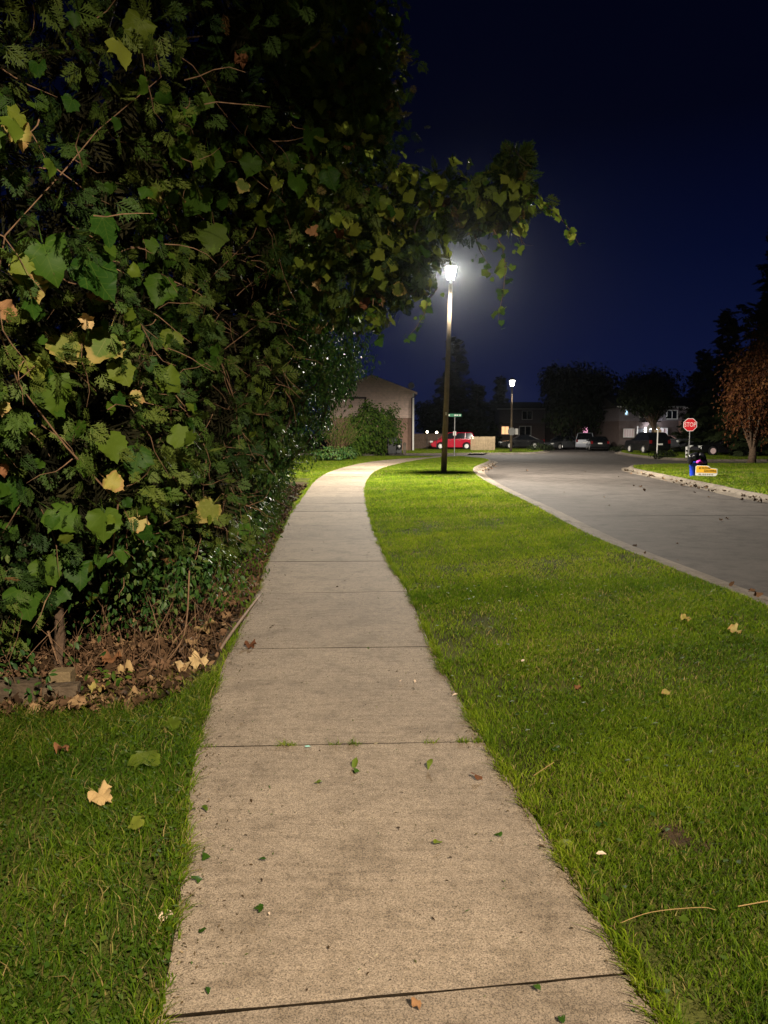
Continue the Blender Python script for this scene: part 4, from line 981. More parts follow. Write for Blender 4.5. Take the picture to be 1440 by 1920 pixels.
fallen('brown', 470, 1213, 22, 'orange brown leaf on the slab edge by the hedge', 0.02)
fallen('yellow', 182, 1295, 30, 'yellow leaf beside the cut timber block', 0.05)
fallen('brown', 782, 1888, 22, 'rust brown curled leaf just below the nearest slab joint', 0.02)
fallen('yellow', 1375, 1183, 22, 'orange leaf on the right lawn near the kerb', 0.05)
fallen('yellow', 1285, 1161, 18, 'small orange leaf on the lawn, left of the one near the kerb', 0.05)
fallen('brown', 1082, 1293, 14, 'tiny red leaf in the middle of the right lawn', 0.05)
fallen('yellow', 1247, 1300, 14, 'tiny yellow leaf in the right lawn, right of the red one', 0.05)
fallen('oval', 980, 1241, 14, 'pale petal like leaf on the lawn beside the sidewalk', 0.05)
fallen('pale', 1060, 1583, 26, 'round green leaf at the right edge of the nearest slab', 0.03)
fallen('oval', 1125, 1605, 22, 'greyish leaf in the grass right of the nearest slab', 0.05)
for px, py, w, k, lab in ((492, 1617, 14, 'green', 'dark green leaf scrap on the left half of the nearest full slab'), (484, 1714, 22, 'green', 'bright green leaf scrap low on the nearest full slab'), (376, 1747, 22, 'green', 'green leaf scrap near the whitish leaf'),
                          (390, 1860, 20, 'green', 'green leaf scrap above the nearest joint at the left'), (1008, 1856, 22, 'green', 'green leaf scrap below the nearest joint at the right'), (1048, 1910, 20, 'green', 'green leaf scrap at the bottom right of the sidewalk'),
                          (824, 1580, 20, 'pale', 'olive leaf scrap at the right middle of the nearest full slab'), (935, 1562, 16, 'green', 'green leaf scrap near the right edge of the nearest full slab'), (900, 1455, 26, 'brown', 'dark dry leaf scrap below the weedy joint at the right'),
                          (806, 1440, 22, 'pale', 'light green leaf scrap below the weedy joint'), (666, 1433, 30, 'oval_green', 'pale green narrow leaf just below the weedy joint'), (668, 1448, 16, 'green', 'small dark leaf scrap under the narrow pale leaf'), (594, 1470, 18, 'pale', 'light green scrap left of the narrow pale leaf'),
                          (378, 1521, 18, 'green', 'green scrap at the left edge of the nearest full slab'), (752, 1278, 14, 'oval', 'pale narrow leaf on the slab above the weedy joint'), (778, 1279, 12, 'oval', 'pale narrow leaf right of its twin above the weedy joint'), (854, 1305, 14, 'oval', 'white leaf scrap at the right slab edge above the weedy joint'),
                          (505, 1717, 9, 'oval', 'tiny white scrap beside the bright green leaf scrap'), (372, 1650, 30, 'green', 'green torn leaf at the left slab edge above the whitish leaf'), (385, 1610, 26, 'green', 'green leaf at the left slab edge, second above the whitish leaf')):
    fallen({'green': 'scrap', 'pale': 'scrap_pale', 'brown': 'scrap_brown'}.get(k, k), px, py, w * 0.95, lab, 0.02, None, 0.5, 'leaf scraps on the sidewalk')
# long dry stalks on the lawn and the pale paint fleck
q = [Vector((*at(1160, 1748), 0.03)), Vector((*at(1220, 1740), 0.055)), Vector((*at(1310, 1728), 0.05)), Vector((*at(1340, 1730), 0.045))]
one('long orange dry stalk lying on the right lawn from the sidewalk edge', 'stalk', MB().tube(catmull(q, 5).tolist(), 0.001, 5).build('dry_stalk', M['straw']))
q = [Vector((*at(1382, 1726), 0.05)), Vector((*at(1450, 1716), 0.055))]
one('short pale dry stalk on the lawn at the far right', 'stalk', MB().tube(q, 0.0016, 5).build('dry_stalk', M['straw']))
q = [Vector((*at(1000, 1470), 0.04)), Vector((*at(1038, 1452), 0.06))]
one('short reddish stalk in the grass beside the weedy joint', 'stalk', MB().tube(q, 0.0016, 5).build('dry_stalk', M['straw']))
M['mint'] = mat('mint_paint', (0.30, 0.62, 0.52), 0.7)
one('small mint green paint fleck on the weedy joint', 'fleck', MB().add([(p[0], p[1], 0.022) for p in blob(at(577, 1407), 0.018, 0.012, 10)], [tuple(range(10))]).build('paint_fleck', M['mint']))
# dry leaves in the gutters
p = []
for k in range(80):
    px, py = random.choice([(895, 875), (893, 880), (900, 872), (905, 869)]) ; x, y = at(px, py, -0.09); p.append((x + abs(random.gauss(0.2, 0.3)), y + random.gauss(0, 1.6), -0.075))
for k in range(110):
    i = random.randrange(20, 62); x, y = FK[i]; p.append((x - abs(random.gauss(0.35, 0.2)), y + random.gauss(0, 0.4), -0.07))
for k in range(12):
    i = random.randrange(20, 60); x, y = NK[i]; p.append((x + random.uniform(0.1, 0.6), y + random.gauss(0, 0.3), -0.08))
p = np.array(p); n = len(p)
cloud('gutter_leaves', DRY[:3] + SMALL, flat_frames(n, RNG.uniform(0.05, 0.11, n), 0.3), p, M['litter'], None, 'stuff')
p = np.stack([RNG.uniform(4.2, 9.5, 16), RNG.uniform(8, 36, 16), np.full(16, ROADZ + 0.02)], 1); n = 16
cloud('road_debris', DRY[:2], flat_frames(n, RNG.uniform(0.03, 0.09, n), 0.3), p, M['litter'], None, 'stuff')


# ------------------------------------------------------------------ street lamps
def street_lamp(label, x, y, h, tilt, watts, col, wide=1.0, z=0.0, blend=0.5, cut=176, group='street lamps'):
    t = thing('street_lamp', label, 'street lamp', (x, y, z), 0, group)
    t.rotation_euler = (0, tilt, 0)
    MB().tube([(0, 0, -0.15), (0, 0, h * 0.5), (0, 0, h)], [0.125 * wide, 0.102 * wide, 0.075 * wide], 8).build('pole', M['pole'], t, True)
    MB().box((0, -0.118 * wide, h * 0.32), (0.07, 0.02, 0.12)).build('tag', M['white_sign'], t)
    MB().lathe([(0.07, 0), (0.085, 0.03), (0.06, 0.10), (0.085, 0.14), (0.10, 0.17)], 12, (0, 0, h)).build('neck', M['dark_metal'], t, True)
    MB().lathe([(0.105, 0.172), (0.135, 0.18), (0.25, 0.65)], 6, (0, 0, h)).build('lens', M['lens_glass'], t)
    for k in range(6):
        a = 2 * math.pi * k / 6 + math.pi / 6
        MB().tube([(0.135 * math.cos(a), 0.135 * math.sin(a), h + 0.17), (0.257 * math.cos(a), 0.257 * math.sin(a), h + 0.66)], 0.011, 4).build('frame_bar', M['dark_metal'], t)
    MB().lathe([(0.29, 0.655), (0.30, 0.69), (0.22, 0.78), (0.06, 0.86), (0.03, 0.93), (0.012, 0.95)], 12, (0, 0, h)).build('cap', M['dark_metal'], t, True)
    l = bpy.data.lights.new('lamp_light', 'SPOT'); l.energy = watts; l.color = col; l.shadow_soft_size = 0.06; l.spot_size = R(cut); l.spot_blend = blend   # the cap throws the light down
    lo = bpy.data.objects.new('lamp_light', l); COL.objects.link(lo); lo.parent = t; lo.location = (0, 0, h + 0.52)
    return t
lx, ly = at(832, 887)
street_lamp('nearest lit street lamp, a tan post on the grass strip beside the curving sidewalk', lx, ly, 7.3, R(1.6), LAMP_MID, (1, 0.91, 0.77), blend=0.2)
l2x, l2y = at(958, 847)
street_lamp('distant lit street lamp carrying the back of a traffic sign, across the side street', l2x, l2y, 5.25, 0, LAMP_FAR, (1, 0.92, 0.80), 0.9)
street_lamp('street lamp on the grass strip behind the viewer', 2.9, -5.2, 6.6, 0, LAMP_NEAR, (1, 0.83, 0.63), blend=0.34, cut=156)
# traffic sign fixed to the distant lamp, seen from behind
def octagon(r): return [(r * math.cos(math.pi / 8 + k * math.pi / 4), r * math.sin(math.pi / 8 + k * math.pi / 4)) for k in range(8)]
t = thing('traffic_sign', 'grey back of an octagonal traffic sign on the distant lamp post', 'sign', (l2x, l2y - 0.14, 1.6 + 2 / F * l2y))
MB().prism(octagon(0.34), -0.02, 0.0).build('plate', M['grey_metal'], t)
MB().box((0, 0.03, 0), (0.05, 0.05, 0.5)).build('bracket', M['grey_metal'], t)
MB().box((0.42, 0.0, 0.0), (0.26, 0.02, 0.5)).build('side_plate', M['white_sign'], t)

# green street name sign on its post, mostly behind the lamp post
sx, sy = at(852, 853.5)
t = thing('street_name_sign', 'green street name blade on a grey post, behind the nearest lamp post', 'street sign', (sx, sy, 0))
hz = 1.6 + (811 - 779) / F * sy
MB().tube([(0, 0, -0.05), (0, 0, hz + 0.1)], 0.035, 8).build('post', M['grey_metal'], t)
bl = MB().box((-0.02, -0.05, hz), (0.98, 0.02, 0.20)).build('blade', M['green_sign'], t)
for x, w in ((0.02, 0.12), (0.17, 0.13), (0.36, 0.10), (-0.42, 0.12)): MB().box((x, -0.064, hz), (w, 0.006, 0.10)).build('lettering', M['white_sign'], bl)
MB().box((0.0, 0.0, hz - 1.28), (0.22, 0.02, 0.3)).build('plate', M['white_sign'], t)

def text_mesh(txt, size, ext):
    cu = bpy.data.curves.new('text', 'FONT'); cu.body = txt; cu.size = size; cu.extrude = ext; cu.align_x = 'CENTER'; cu.align_y = 'CENTER'; cu.resolution_u = 2
    o = bpy.data.objects.new('text', cu); COL.objects.link(o); dg = bpy.context.evaluated_depsgraph_get()
    me = bpy.data.meshes.new_from_object(o.evaluated_get(dg)); bpy.data.objects.remove(o); return me
# stop sign
D = 45.5
p = atd(1294, 796.5, D)
t = thing('stop_sign', 'red octagonal STOP sign on a thin post across the street', 'stop sign', (p[0], D, 0), R(-14))
MB().tube([(0, 0.03, -0.1), (0, 0.03, p[2] + 0.3)], 0.03, 6).build('post', M['grey_metal'], t)
face = MB().prism(octagon(0.42), -0.02, 0.0).build('plate', M['white_sign'], t, loc=(0, 0, p[2]))
MB().prism(octagon(0.385), -0.026, -0.0205).build('red_face', M['red_sign'], face)
me = text_mesh('STOP', 0.34, 0.004); me.transform(Matrix.Translation((0, -0.031, 0)) @ Matrix.Rotation(math.pi / 2, 4, 'X') @ Matrix.Diagonal((0.82, 1.15, 1, 1)))
link('lettering', me, M['white_sign'], face)
# striped marker and plain posts near it
p2 = atd(1287, 848, 47)
t = thing('marker_post', 'short black and white striped marker post below the STOP sign', 'post', (p2[0], 47, 0))
MB().box((0, 0, 0.35), (0.11, 0.05, 0.72)).build('shaft', M['white_sign'], t)
for z in (0.2, 0.45): MB().box((0, -0.028, z), (0.112, 0.008, 0.11)).build('stripe', M['black_plastic'], t)
p3 = atd(1231.5, 857, 50)
t = thing('sign_post', 'thin pale post with small street blades, left of the STOP sign', 'sign post', (p3[0], 50, 0))
MB().tube([(0, 0, -0.1), (0, 0, 1.75)], 0.04, 6).build('post', M['white_sign'], t)
MB().box((0.0, 0, 1.7), (0.5, 0.02, 0.16)).build('blade', M['fence_wood'], t)
MB().box((0.05, 0.02, 1.9), (0.02, 0.45, 0.16)).build('blade', M['fence_wood'], t)

# ------------------------------------------------------------------ bin, bags and yellow sign on the far right verge
bx, by = at(1304, 893)
t = thing('recycling_bin', 'blue round recycling bin on the far right verge', 'bin', (bx, by + 0.05, 0))
MB().lathe([(0.17, 0), (0.18, 0.02), (0.205, 0.50), (0.225, 0.51), (0.225, 0.54), (0.20, 0.54), (0.16, 0.06)], 20).build('body', M['blue'], t, True)
MB().tube([(-0.21, -0.05, 0.42), (-0.25, -0.08, 0.36), (-0.21, -0.1, 0.30)], 0.012, 5).build('handle', M['blue'], t)
def lumpy(name, c, r, m, label, seed):
    bm = bmesh.new(); bmesh.ops.create_icosphere(bm, subdivisions=4, radius=1)
    for v in bm.verts:
        k = 1 + 0.22 * noise.noise(v.co * 2.1 + Vector((seed, 0, 0))) + 0.12 * abs(noise.noise(v.co * 5 + Vector((0, seed, 0))))
        if v.co.z > 0.75: k += (v.co.z - 0.75) * 0.9
        v.co = Vector((v.co.x * r[0], v.co.y * r[1], max(v.co.z, -0.75) * r[2])) * k
    me = bpy.data.meshes.new(name); bm.to_mesh(me); bm.free(); me.polygons.foreach_set('use_smooth', np.ones(len(me.polygons), bool))
    o = link(name, me, m, None, c); return one(label, 'bag', o)
lumpy('bin_bag', (bx - 0.03, by + 0.05, 0.66), (0.23, 0.2, 0.17), M['bag'], 'shiny black bag heaped on the blue bin', 3)
lumpy('bin_bag', (bx + 0.27, by + 0.16, 0.46), (0.2, 0.19, 0.31), M['bag'], 'black bag standing behind the yellow sign', 9)
lumpy('bin_bag', (bx - 0.2, by + 0.02, 0.60), (0.1, 0.12, 0.19), M['bag'], 'small black bag hanging over the left rim of the blue bin', 14)
lumpy('reflection_lump', (bx + 0.05, by - 0.17, 0.52), (0.11, 0.06, 0.07), M['pink'], 'pink painted reflection shaped as a lump on the blue bin', 5)  # added coloured lumps, here and next, imitate light reflected in the black bags
lumpy('reflection_lump', (bx + 0.24, by - 0.06, 0.52), (0.10, 0.06, 0.06), M['purple'], 'purple painted reflection shaped as a lump between the blue bin and yellow sign', 6)
qx, qy = at(1321, 894.5)
t = thing('lawn_sign', 'yellow SLOW DOWN lawn sign leaning by the blue bin', 'sign', (qx, qy - 0.12, 0.03), R(-36))
W2, H2 = 0.37, 0.40
poly = [(-W2, 0.03), (-W2 * 0.85, 0.02), (W2 * 0.85, 0.02), (W2, 0.08), (W2, 0.28), (W2 * 0.45, 0.30), (W2 * 0.2, 0.37), (W2 * 0.05, 0.385), (-W2 * 0.85, 0.385), (-W2, 0.36)]
MB().prism(poly, 0, 0.02).build('board', M['white_sign'], t)
poly = [(-W2 * 0.93, 0.13), (W2 * 0.93, 0.13), (W2 * 0.93, 0.265), (W2 * 0.40, 0.285), (W2 * 0.15, 0.355), (0, 0.37), (-W2 * 0.83, 0.37), (-W2 * 0.93, 0.35)]
pn = MB().prism(poly, -0.004, -0.001).build('yellow_panel', M['yellow'], t)
for txt, x, z, s in (('# SLOW', -0.06, 0.30, 0.105), ('DOWN', 0.12, 0.20, 0.115)):
    me = text_mesh(txt, s, 0.002); me.transform(Matrix.Translation((x, -0.007, z)) @ Matrix.Rotation(math.pi / 2, 4, 'X')); link('lettering', me, M['ink'], pn)
sm = MB()
for x in (-0.24, -0.2, -0.1, -0.03, 0.05, 0.12, 0.2): sm.box((x, -0.003, 0.075), (0.028, 0.005, 0.04))
sm.build('small_print', M['ink'], t)
for x in (-0.2, 0.2): MB().tube([(x, 0.03, -0.1), (x, 0.03, 0.3)], 0.006, 5).build('stake', M['grey_metal'], t)


# ------------------------------------------------------------------ vehicles
def car(label, cat, loc, rz, L, W, H, paint_m, style='sedan', name='parked_car', glow=None, group='parked vehicles', s=1.0):
    """front towards +x; side profile with wheel arches, glasshouse with pillars, wheels with rims"""
    t = thing(name, label, cat, loc, rz, group)
    if s != 1: t.scale = (s, s, s)
    hx = L / 2; wr = 0.33 if style != 'truck' else 0.39; g0 = 0.2
    wf, wb = hx - 0.92, -hx + 0.95
    belt = {'sedan': 0.92, 'van': 1.0, 'suv': 1.02, 'truck': 1.08}[style]; hood = {'sedan': 0.80, 'van': 0.92, 'suv': 0.98, 'truck': 1.10}[style]
    def arch(c): return [(c + (wr + 0.06) * math.cos(a), wr + (wr + 0.06) * math.sin(a)) for a in np.linspace(-0.35, math.pi + 0.35, 9)]
    a0 = {'sedan': hx * 0.42, 'van': hx * 0.60, 'suv': hx * 0.42, 'truck': hx * 0.36}[style]
    up = {'sedan': [(hx, 0.45), (hx - 0.03, 0.62), (hx - 0.25, hood - 0.06), (a0, hood + 0.05), (a0 - 0.25, belt), (-hx * 0.62, belt + 0.02), (-hx + 0.12, belt), (-hx, 0.72), (-hx + 0.02, 0.40)],
          'van': [(hx, 0.40), (hx - 0.05, 0.62), (hx - 0.35, hood - 0.12), (a0, hood + 0.04), (a0 - 0.2, belt), (-hx + 0.2, belt + 0.03), (-hx + 0.03, belt), (-hx, 0.62), (-hx + 0.03, 0.36)],
          'suv': [(hx, 0.45), (hx - 0.03, 0.80), (hx - 0.2, hood), (a0, hood + 0.06), (a0 - 0.2, belt), (-hx + 0.25, belt + 0.02), (-hx + 0.04, belt), (-hx, 0.62), (-hx + 0.03, 0.42)],
          'truck': [(hx, 0.5), (hx - 0.02, 0.95), (hx - 0.15, hood), (a0, hood + 0.04), (a0 - 0.2, belt), (-hx * 0.18, belt), (-hx + 0.1, belt), (-hx, 1.0), (-hx + 0.02, 0.5)]}[style]
    lowf = [(-hx + 0.12, g0 + 0.06)] + [q for q in arch(wb)[::-1]] + arch(wf)[::-1] + [(hx - 0.14, g0 + 0.06)]
    poly = up + lowf
    v, f = [], []; n = len(poly); ys = [-W / 2 + 0.05, -W / 2, -W / 2 + 0.015, W / 2 - 0.015, W / 2, W / 2 - 0.05]
    ks = [0.965, 0.985, 1.0, 1.0, 0.985, 0.965]
    ys = [-W / 2, -W / 2 + 0.03, -W / 2 + 0.12, W / 2 - 0.12, W / 2 - 0.03, W / 2]; ks = [0.955, 0.98, 1.0, 1.0, 0.98, 0.955]
    for y, k in zip(ys, ks):
        for (x, z) in poly: v.append((x * (0.5 + k / 2), y, 0.55 + (z - 0.55) * k))
    for r in range(5):
        for i in range(n): f.append((r * n + i, r * n + (i + 1) % n, (r + 1) * n + (i + 1) % n, (r + 1) * n + i))
    f += [tuple(range(n)), tuple(5 * n + i for i in range(n))]
    MB().add(v, f).build('body', paint_m, t, bevel=0.03)
    # glasshouse
    gh = {'sedan': [(a0 - 0.15, belt - 0.01), (a0 - 0.85, H - 0.05), (-hx * 0.30, H - 0.04), (-hx * 0.74, belt - 0.01)], 'van': [(a0 - 0.05, belt - 0.02), (a0 - 0.85, H - 0.06), (-hx + 0.42, H - 0.06), (-hx + 0.10, belt - 0.01)],
          'suv': [(a0 - 0.1, belt - 0.01), (a0 - 0.75, H - 0.06), (-hx + 0.5, H - 0.05), (-hx + 0.12, belt - 0.01)], 'truck': [(a0 - 0.1, belt - 0.01), (a0 - 0.7, H - 0.05), (-hx * 0.10, H - 0.05), (-hx * 0.17, belt - 0.01)]}[style]
    yb, yt = W / 2 - 0.06, W / 2 - 0.22
    V = [(x, sg * (yb if z < belt + 0.05 else yt), z) for sg in (-1, 1) for x, z in gh]
    MB().add(V, [(0, 1, 2, 3), (7, 6, 5, 4), (0, 4, 5, 1), (1, 5, 6, 2), (2, 6, 7, 3), (3, 7, 4, 0)]).build('windows', M['car_glass'], t)
    (xa, za), (xb, zb), (xc, zc), (xd, zd) = gh
    MB().add([(xb + 0.05, -yt, zb), (xc - 0.05, -yt, zc), (xc - 0.05, yt, zc), (xb + 0.05, yt, zb), (xb - 0.1, -yt + 0.12, H), (xc + 0.1, -yt + 0.12, H), (xc + 0.1, yt - 0.12, H), (xb - 0.1, yt - 0.12, H)],
             [(0, 1, 2, 3), (4, 5, 6, 7), (0, 1, 5, 4), (1, 2, 6, 5), (2, 3, 7, 6), (3, 0, 4, 7)]).build('roof', paint_m, t, bevel=0.02)
    pil = [(0.0, 0.0), (0.36, 0.38), (0.70, 0.72), (1, 1)] if style in ('van', 'suv') else [(0, 0), (0.48, 0.46), (1, 1)]
    for sg in (-1, 1):
        for fb, ft in pil:
            pb = (xa + (xd - xa) * fb, sg * (yb + 0.006), za); pt = (xb + (xc - xb) * ft, sg * (yt + 0.006), zb)
            MB().tube([pb, pt], 0.04 if fb in (0, 1) else 0.03, 4).build('pillar', paint_m, t)
    # wheels
    for cx in (wf, wb):
        for sg in (-1, 1):
            w = MB().lathe([(wr * 0.66, -0.10), (wr * 0.92, -0.10), (wr, -0.06), (wr, 0.06), (wr * 0.92, 0.10), (wr * 0.66, 0.10)], 20, (cx, sg * (W / 2 - 0.10), wr), 'y').build('wheel', M['tyre'], t, True)
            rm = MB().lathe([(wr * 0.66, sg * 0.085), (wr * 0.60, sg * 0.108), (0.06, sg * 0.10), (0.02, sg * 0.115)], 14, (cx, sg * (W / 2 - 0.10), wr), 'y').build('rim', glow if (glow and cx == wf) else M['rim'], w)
    hl = hood - 0.18
    for sg in (-1, 1):
        MB().box((hx - 0.12, sg * (W / 2 - 0.27), hl), (0.22, 0.36, 0.15), sg * -0.25).build('headlight', M['headlight'], t, bevel=0.02)
        MB().box((-hx + 0.05, sg * (W / 2 - 0.14), belt - 0.12), (0.12, 0.2, 0.26)).build('taillight', M['taillight'], t, bevel=0.02)
        MB().box((a0 - 0.35, sg * (W / 2 + 0.06), belt + 0.06), (0.12, 0.16, 0.11)).build('mirror', paint_m, t, bevel=0.02)
        for x in (0.35, -0.55): MB().box((x, sg * (W / 2 + 0.006), belt - 0.16), (0.18, 0.03, 0.035)).build('handle', M['chrome'], t)
    MB().box((hx - 0.01, 0, 0.42), (0.10, W - 0.3, 0.12)).build('grille', M['black_plastic'], t)
    MB().box((-hx - 0.004, 0, 0.72), (0.03, 0.4, 0.12)).build('licence_plate', M['white_sign'], t)
    MB().box((0, 0, 0.28), (L - 0.5, W - 0.25, 0.14)).build('underbody', M['black_plastic'], t)
    if style == 'truck': MB().box((-hx * 0.58, 0, belt + 0.005), (hx * 0.76, W - 0.3, 0.02)).build('bed_floor', M['black_plastic'], t)
    return t
def pos(px, py, z=0.0): x, y = at(px, py, z); return (x, y, z)
vx, vy = at(848, 842.6)
car('bright red minivan parked side on beside the tan fence', 'minivan', (vx, vy, 0), R(183), 4.35, 1.8, 1.62, M['red_paint'], 'van', 'minivan')
x, y = at(1066, 843.5, ROADZ); car('dark grey sedan parked at the end of the street, left of the pale vehicle', 'car', (x - 0.3, y + 1.5, ROADZ), R(215), 4.4, 1.75, 1.42, M['grey_paint'], 'sedan')
x, y = at(1128, 845.5, ROADZ); car('pale blue grey SUV parked behind a dark car on the street', 'SUV', (x + 0.15, y + 6.5, ROADZ + 0.0), R(75), 4.5, 1.8, 1.70, M['silver_paint'], 'suv')
car('dark low car parked in front of the pale SUV, rear towards us', 'car', (x - 0.05, y + 1.2, ROADZ), R(80), 4.2, 1.75, 1.36, M['black_paint'], 'sedan')
p = atd(1213, 835, 58); car('black boxy SUV on the grass edge below the bright arched porch', 'SUV', (p[0], 58, 0), R(97), 4.2, 1.75, 1.62, M['black_paint'], 'suv')
p = atd(1252, 835, 62); car('beige sedan parked behind the pale sign post', 'car', (p[0], 62, 0), R(-6), 4.4, 1.75, 1.36, M['pinkish_paint'], 'sedan')
p = atd(1312, 836, 60); car('grey pickup truck behind the STOP sign post', 'pickup truck', (p[0], 60, 0), R(190), 4.9, 1.85, 1.75, M['grey_paint'], 'truck', 'pickup_truck')
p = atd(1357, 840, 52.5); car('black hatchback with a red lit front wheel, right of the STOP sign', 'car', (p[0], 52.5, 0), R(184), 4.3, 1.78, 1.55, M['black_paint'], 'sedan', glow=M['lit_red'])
p = atd(965, 838, 72); car('black car in the dark driveway behind the distant lamp post', 'car', (p[0] + 1.0, 74, 0), R(178), 4.3, 1.75, 1.4, M['black_paint'], 'sedan')


# ------------------------------------------------------------------ buildings
def window(parent, c, w, h, glassm, frame=M['white_paint'], bars=1, d=0.08):
    f = MB()
    b = 0.07
    f.box((c[0], c[1] - d / 2, c[2] + h / 2), (w + 2 * b, d, b)); f.box((c[0], c[1] - d / 2, c[2] - h / 2), (w + 2 * b, d, b))
    for sx in (-1, 1): f.box((c[0] + sx * (w / 2 + b / 2), c[1] - d / 2, c[2]), (b, d, h - b))
    for k in range(bars): f.box((c[0] - w / 2 + w * (k + 1) / (bars + 1), c[1] - d / 2, c[2]), (0.05, d * 0.8, h - b))
    wn_ = f.build('window', frame, parent)
    MB().box((c[0], c[1] - 0.012, c[2]), (w - 0.004, 0.02, h - b - 0.004)).build('pane', glassm, wn_)
    return wn_
# corner house with the siding gable
HY = 66.0
def hx_(px): return (px - 720) / F * HY
def hz_(py): return CAMZ + (811 - py) / F * HY
xr, xap, zb, ze, zap = hx_(774), hx_(697), hz_(784), hz_(738), hz_(709)
xl = 2 * xap - xr
t = thing('house', 'corner house with beige siding gable above brick, left of the nearest lamp post', 'house', (xap, HY, 0))
w = xr - xap; DEP = 11.0
MB().box((0, DEP / 2, zb / 2 - 0.1), (2 * w, DEP, zb + 0.2)).build('brick_wall', M['brick'], t)
poly = [(-w - 0.03, zb), (w + 0.03, zb), (w + 0.03, ze), (0, zap), (-w - 0.03, ze)]
MB().prism(poly, -0.03, DEP).build('siding_wall', M['siding'], t)
sl = (zap - ze) / w; ov = 0.35
for sg in (-1, 1):
    pr = [(0, zap + 0.02), (sg * (w + ov), ze - sl * ov + 0.02), (sg * (w + ov), ze - sl * ov + 0.2), (0, zap + 0.2)]
    MB().prism(pr, -0.35, DEP + 0.3).build('roof', M['roof'], t)
    pr = [(0, zap - 0.02), (sg * (w + ov), ze - sl * ov - 0.02), (sg * (w + ov), ze - sl * ov + 0.17), (0, zap + 0.17)]
    MB().prism(pr, -0.40, -0.36).build('barge_board', M['siding'], t)
MB().tube([(w + 0.3, -0.2, ze - 0.1), (w + 0.1, -0.1, ze - 0.35), (w - 0.12, -0.1, ze - 0.45), (w - 0.12, -0.1, 0)], 0.06, 6).build('downspout', M['brown_trim'], t)
MB().box((w + 0.02, -0.05, ze / 2), (0.14, 0.06, ze)).build('corner_trim', M['white_paint'], t)
MB().tube([(-w * 0.15, -0.1, hz_(748)), (-w * 0.15, -0.1, 2.0)], 0.10, 6).build('downspout', M['brown_trim'], t)
MB().box((-w * 0.15 - 1.25, -0.12, hz_(747)), (2.7, 0.14, 0.16)).build('gutter', M['brown_trim'], t)
ds = thing('satellite_dish', 'small grey satellite dish on the corner house roof', 'satellite dish', (hx_(771), HY + 1.0, hz_(734)))
MB().tube([(0, 0, -0.15), (0, -0.05, 0.35)], 0.025, 6).build('mast', M['grey_metal'], ds)
MB().lathe([(0.02, 0.10), (0.2, 0.06), (0.30, 0.0), (0.30, -0.02), (0.2, 0.04), (0.02, 0.08)], 16, (0, -0.1, 0.5), 'y').build('dish', M['grey_metal'], ds, True)
# porch bulbs beside the corner house
for px, py, lab in ((771.5, 810, 'small warm wall bulb at the corner of the beige house'), (801, 810, 'warm bulb above the low fence, between two others'), (819, 811, 'warm bulb above the low fence, nearest the minivan')):
    p = atd(px, py, 68); o = thing('wall_light', lab, 'light', tuple(p))
    MB().lathe([(0.02, -0.1), (0.09, -0.05), (0.11, 0.02), (0.06, 0.1), (0.02, 0.12)], 10).build('bulb', M['lit_warm'], o, True)
    MB().box((0, 0.12, 0.03), (0.06, 0.2, 0.06)).build('bracket', M['dark_metal'], o)
    MB().tube([(0, 0.2, -p[2]), (0, 0.2, 0.06)], 0.03, 5).build('post', M['dark_metal'], o)
def fence(label, x0, x1, y, h, m, group='fences'):
    t = thing('fence', label, 'fence', (x0, y, 0), 0, group); n = max(2, int((x1 - x0) / 0.15))
    for k in range(n): MB().box(((k + 0.5) * (x1 - x0) / n, random.uniform(0, 0.01), h / 2), ((x1 - x0) / n - 0.012, 0.025, h + random.uniform(-0.01, 0.01))).build('board', m, t)
    for z in (0.3, h - 0.3): MB().box(((x1 - x0) / 2, 0.045, z), (x1 - x0, 0.05, 0.09)).build('rail', m, t)
    for x in (0, x1 - x0): MB().box((x, 0.05, h / 2), (0.12, 0.12, h + 0.05)).build('post', m, t)
    return t
fence('tan wooden fence panel standing right of the red minivan', (883 - 720) / F * 66.5, (926 - 720) / F * 66.5, 66.5, CAMZ + (811 - 818.5) / F * 66.5, M['fence_wood'])
fence('low dark wooden fence behind the red minivan', (772 - 720) / F * 73, (880 - 720) / F * 73, 73, CAMZ + (811 - 813) / F * 73, M['fence_dark'])
# bins, meter and bollard at the far end of the walk
x, y = at(735, 853); t = thing('wheeled_bin', 'tall black wheeled bin beside the round green bush', 'bin', (x, y + 0.3, 0))
MB().box((0, 0, 0.62), (0.58, 0.62, 1.1), 0, 1.12).build('body', M['black_plastic'], t, bevel=0.03)
MB().box((0, 0.02, 1.21), (0.7, 0.76, 0.07)).build('lid', M['black_plastic'], t, bevel=0.03)
for sx in (-1, 1): MB().lathe([(0.03, -0.03), (0.12, -0.03), (0.12, 0.03), (0.03, 0.03)], 12, (sx * 0.25, 0.33, 0.12), 'y').build('wheel', M['tyre'], t)
x, y = at(748, 851); t = thing('hose_cart', 'dark cart with a round pale reel, between the bin and the bollard', 'hose cart', (x, y, 0))
MB().box((0, 0, 0.45), (0.44, 0.4, 0.8)).build('frame', M['grey_paint'], t, bevel=0.02)
MB().box((0, -0.02, 1.0), (0.5, 0.45, 0.25)).build('top', M['black_plastic'], t, bevel=0.03)
MB().lathe([(0.08, -0.24), (0.24, -0.22), (0.24, -0.205)], 16, (0, 0, 0.55), 'y').build('reel', M['tyre'], t)
MB().lathe([(0.02, -0.27), (0.12, -0.26), (0.12, -0.245)], 14, (0, 0, 0.55), 'y').build('hub', M['white_sign'], t)
MB().box((0, -0.21, 0.93), (0.3, 0.02, 0.05)).build('trim', M['white_sign'], t)
x, y = at(758.5, 851.5); t = thing('bollard', 'pale concrete bollard at the end of the walk', 'bollard', (x, y, 0))
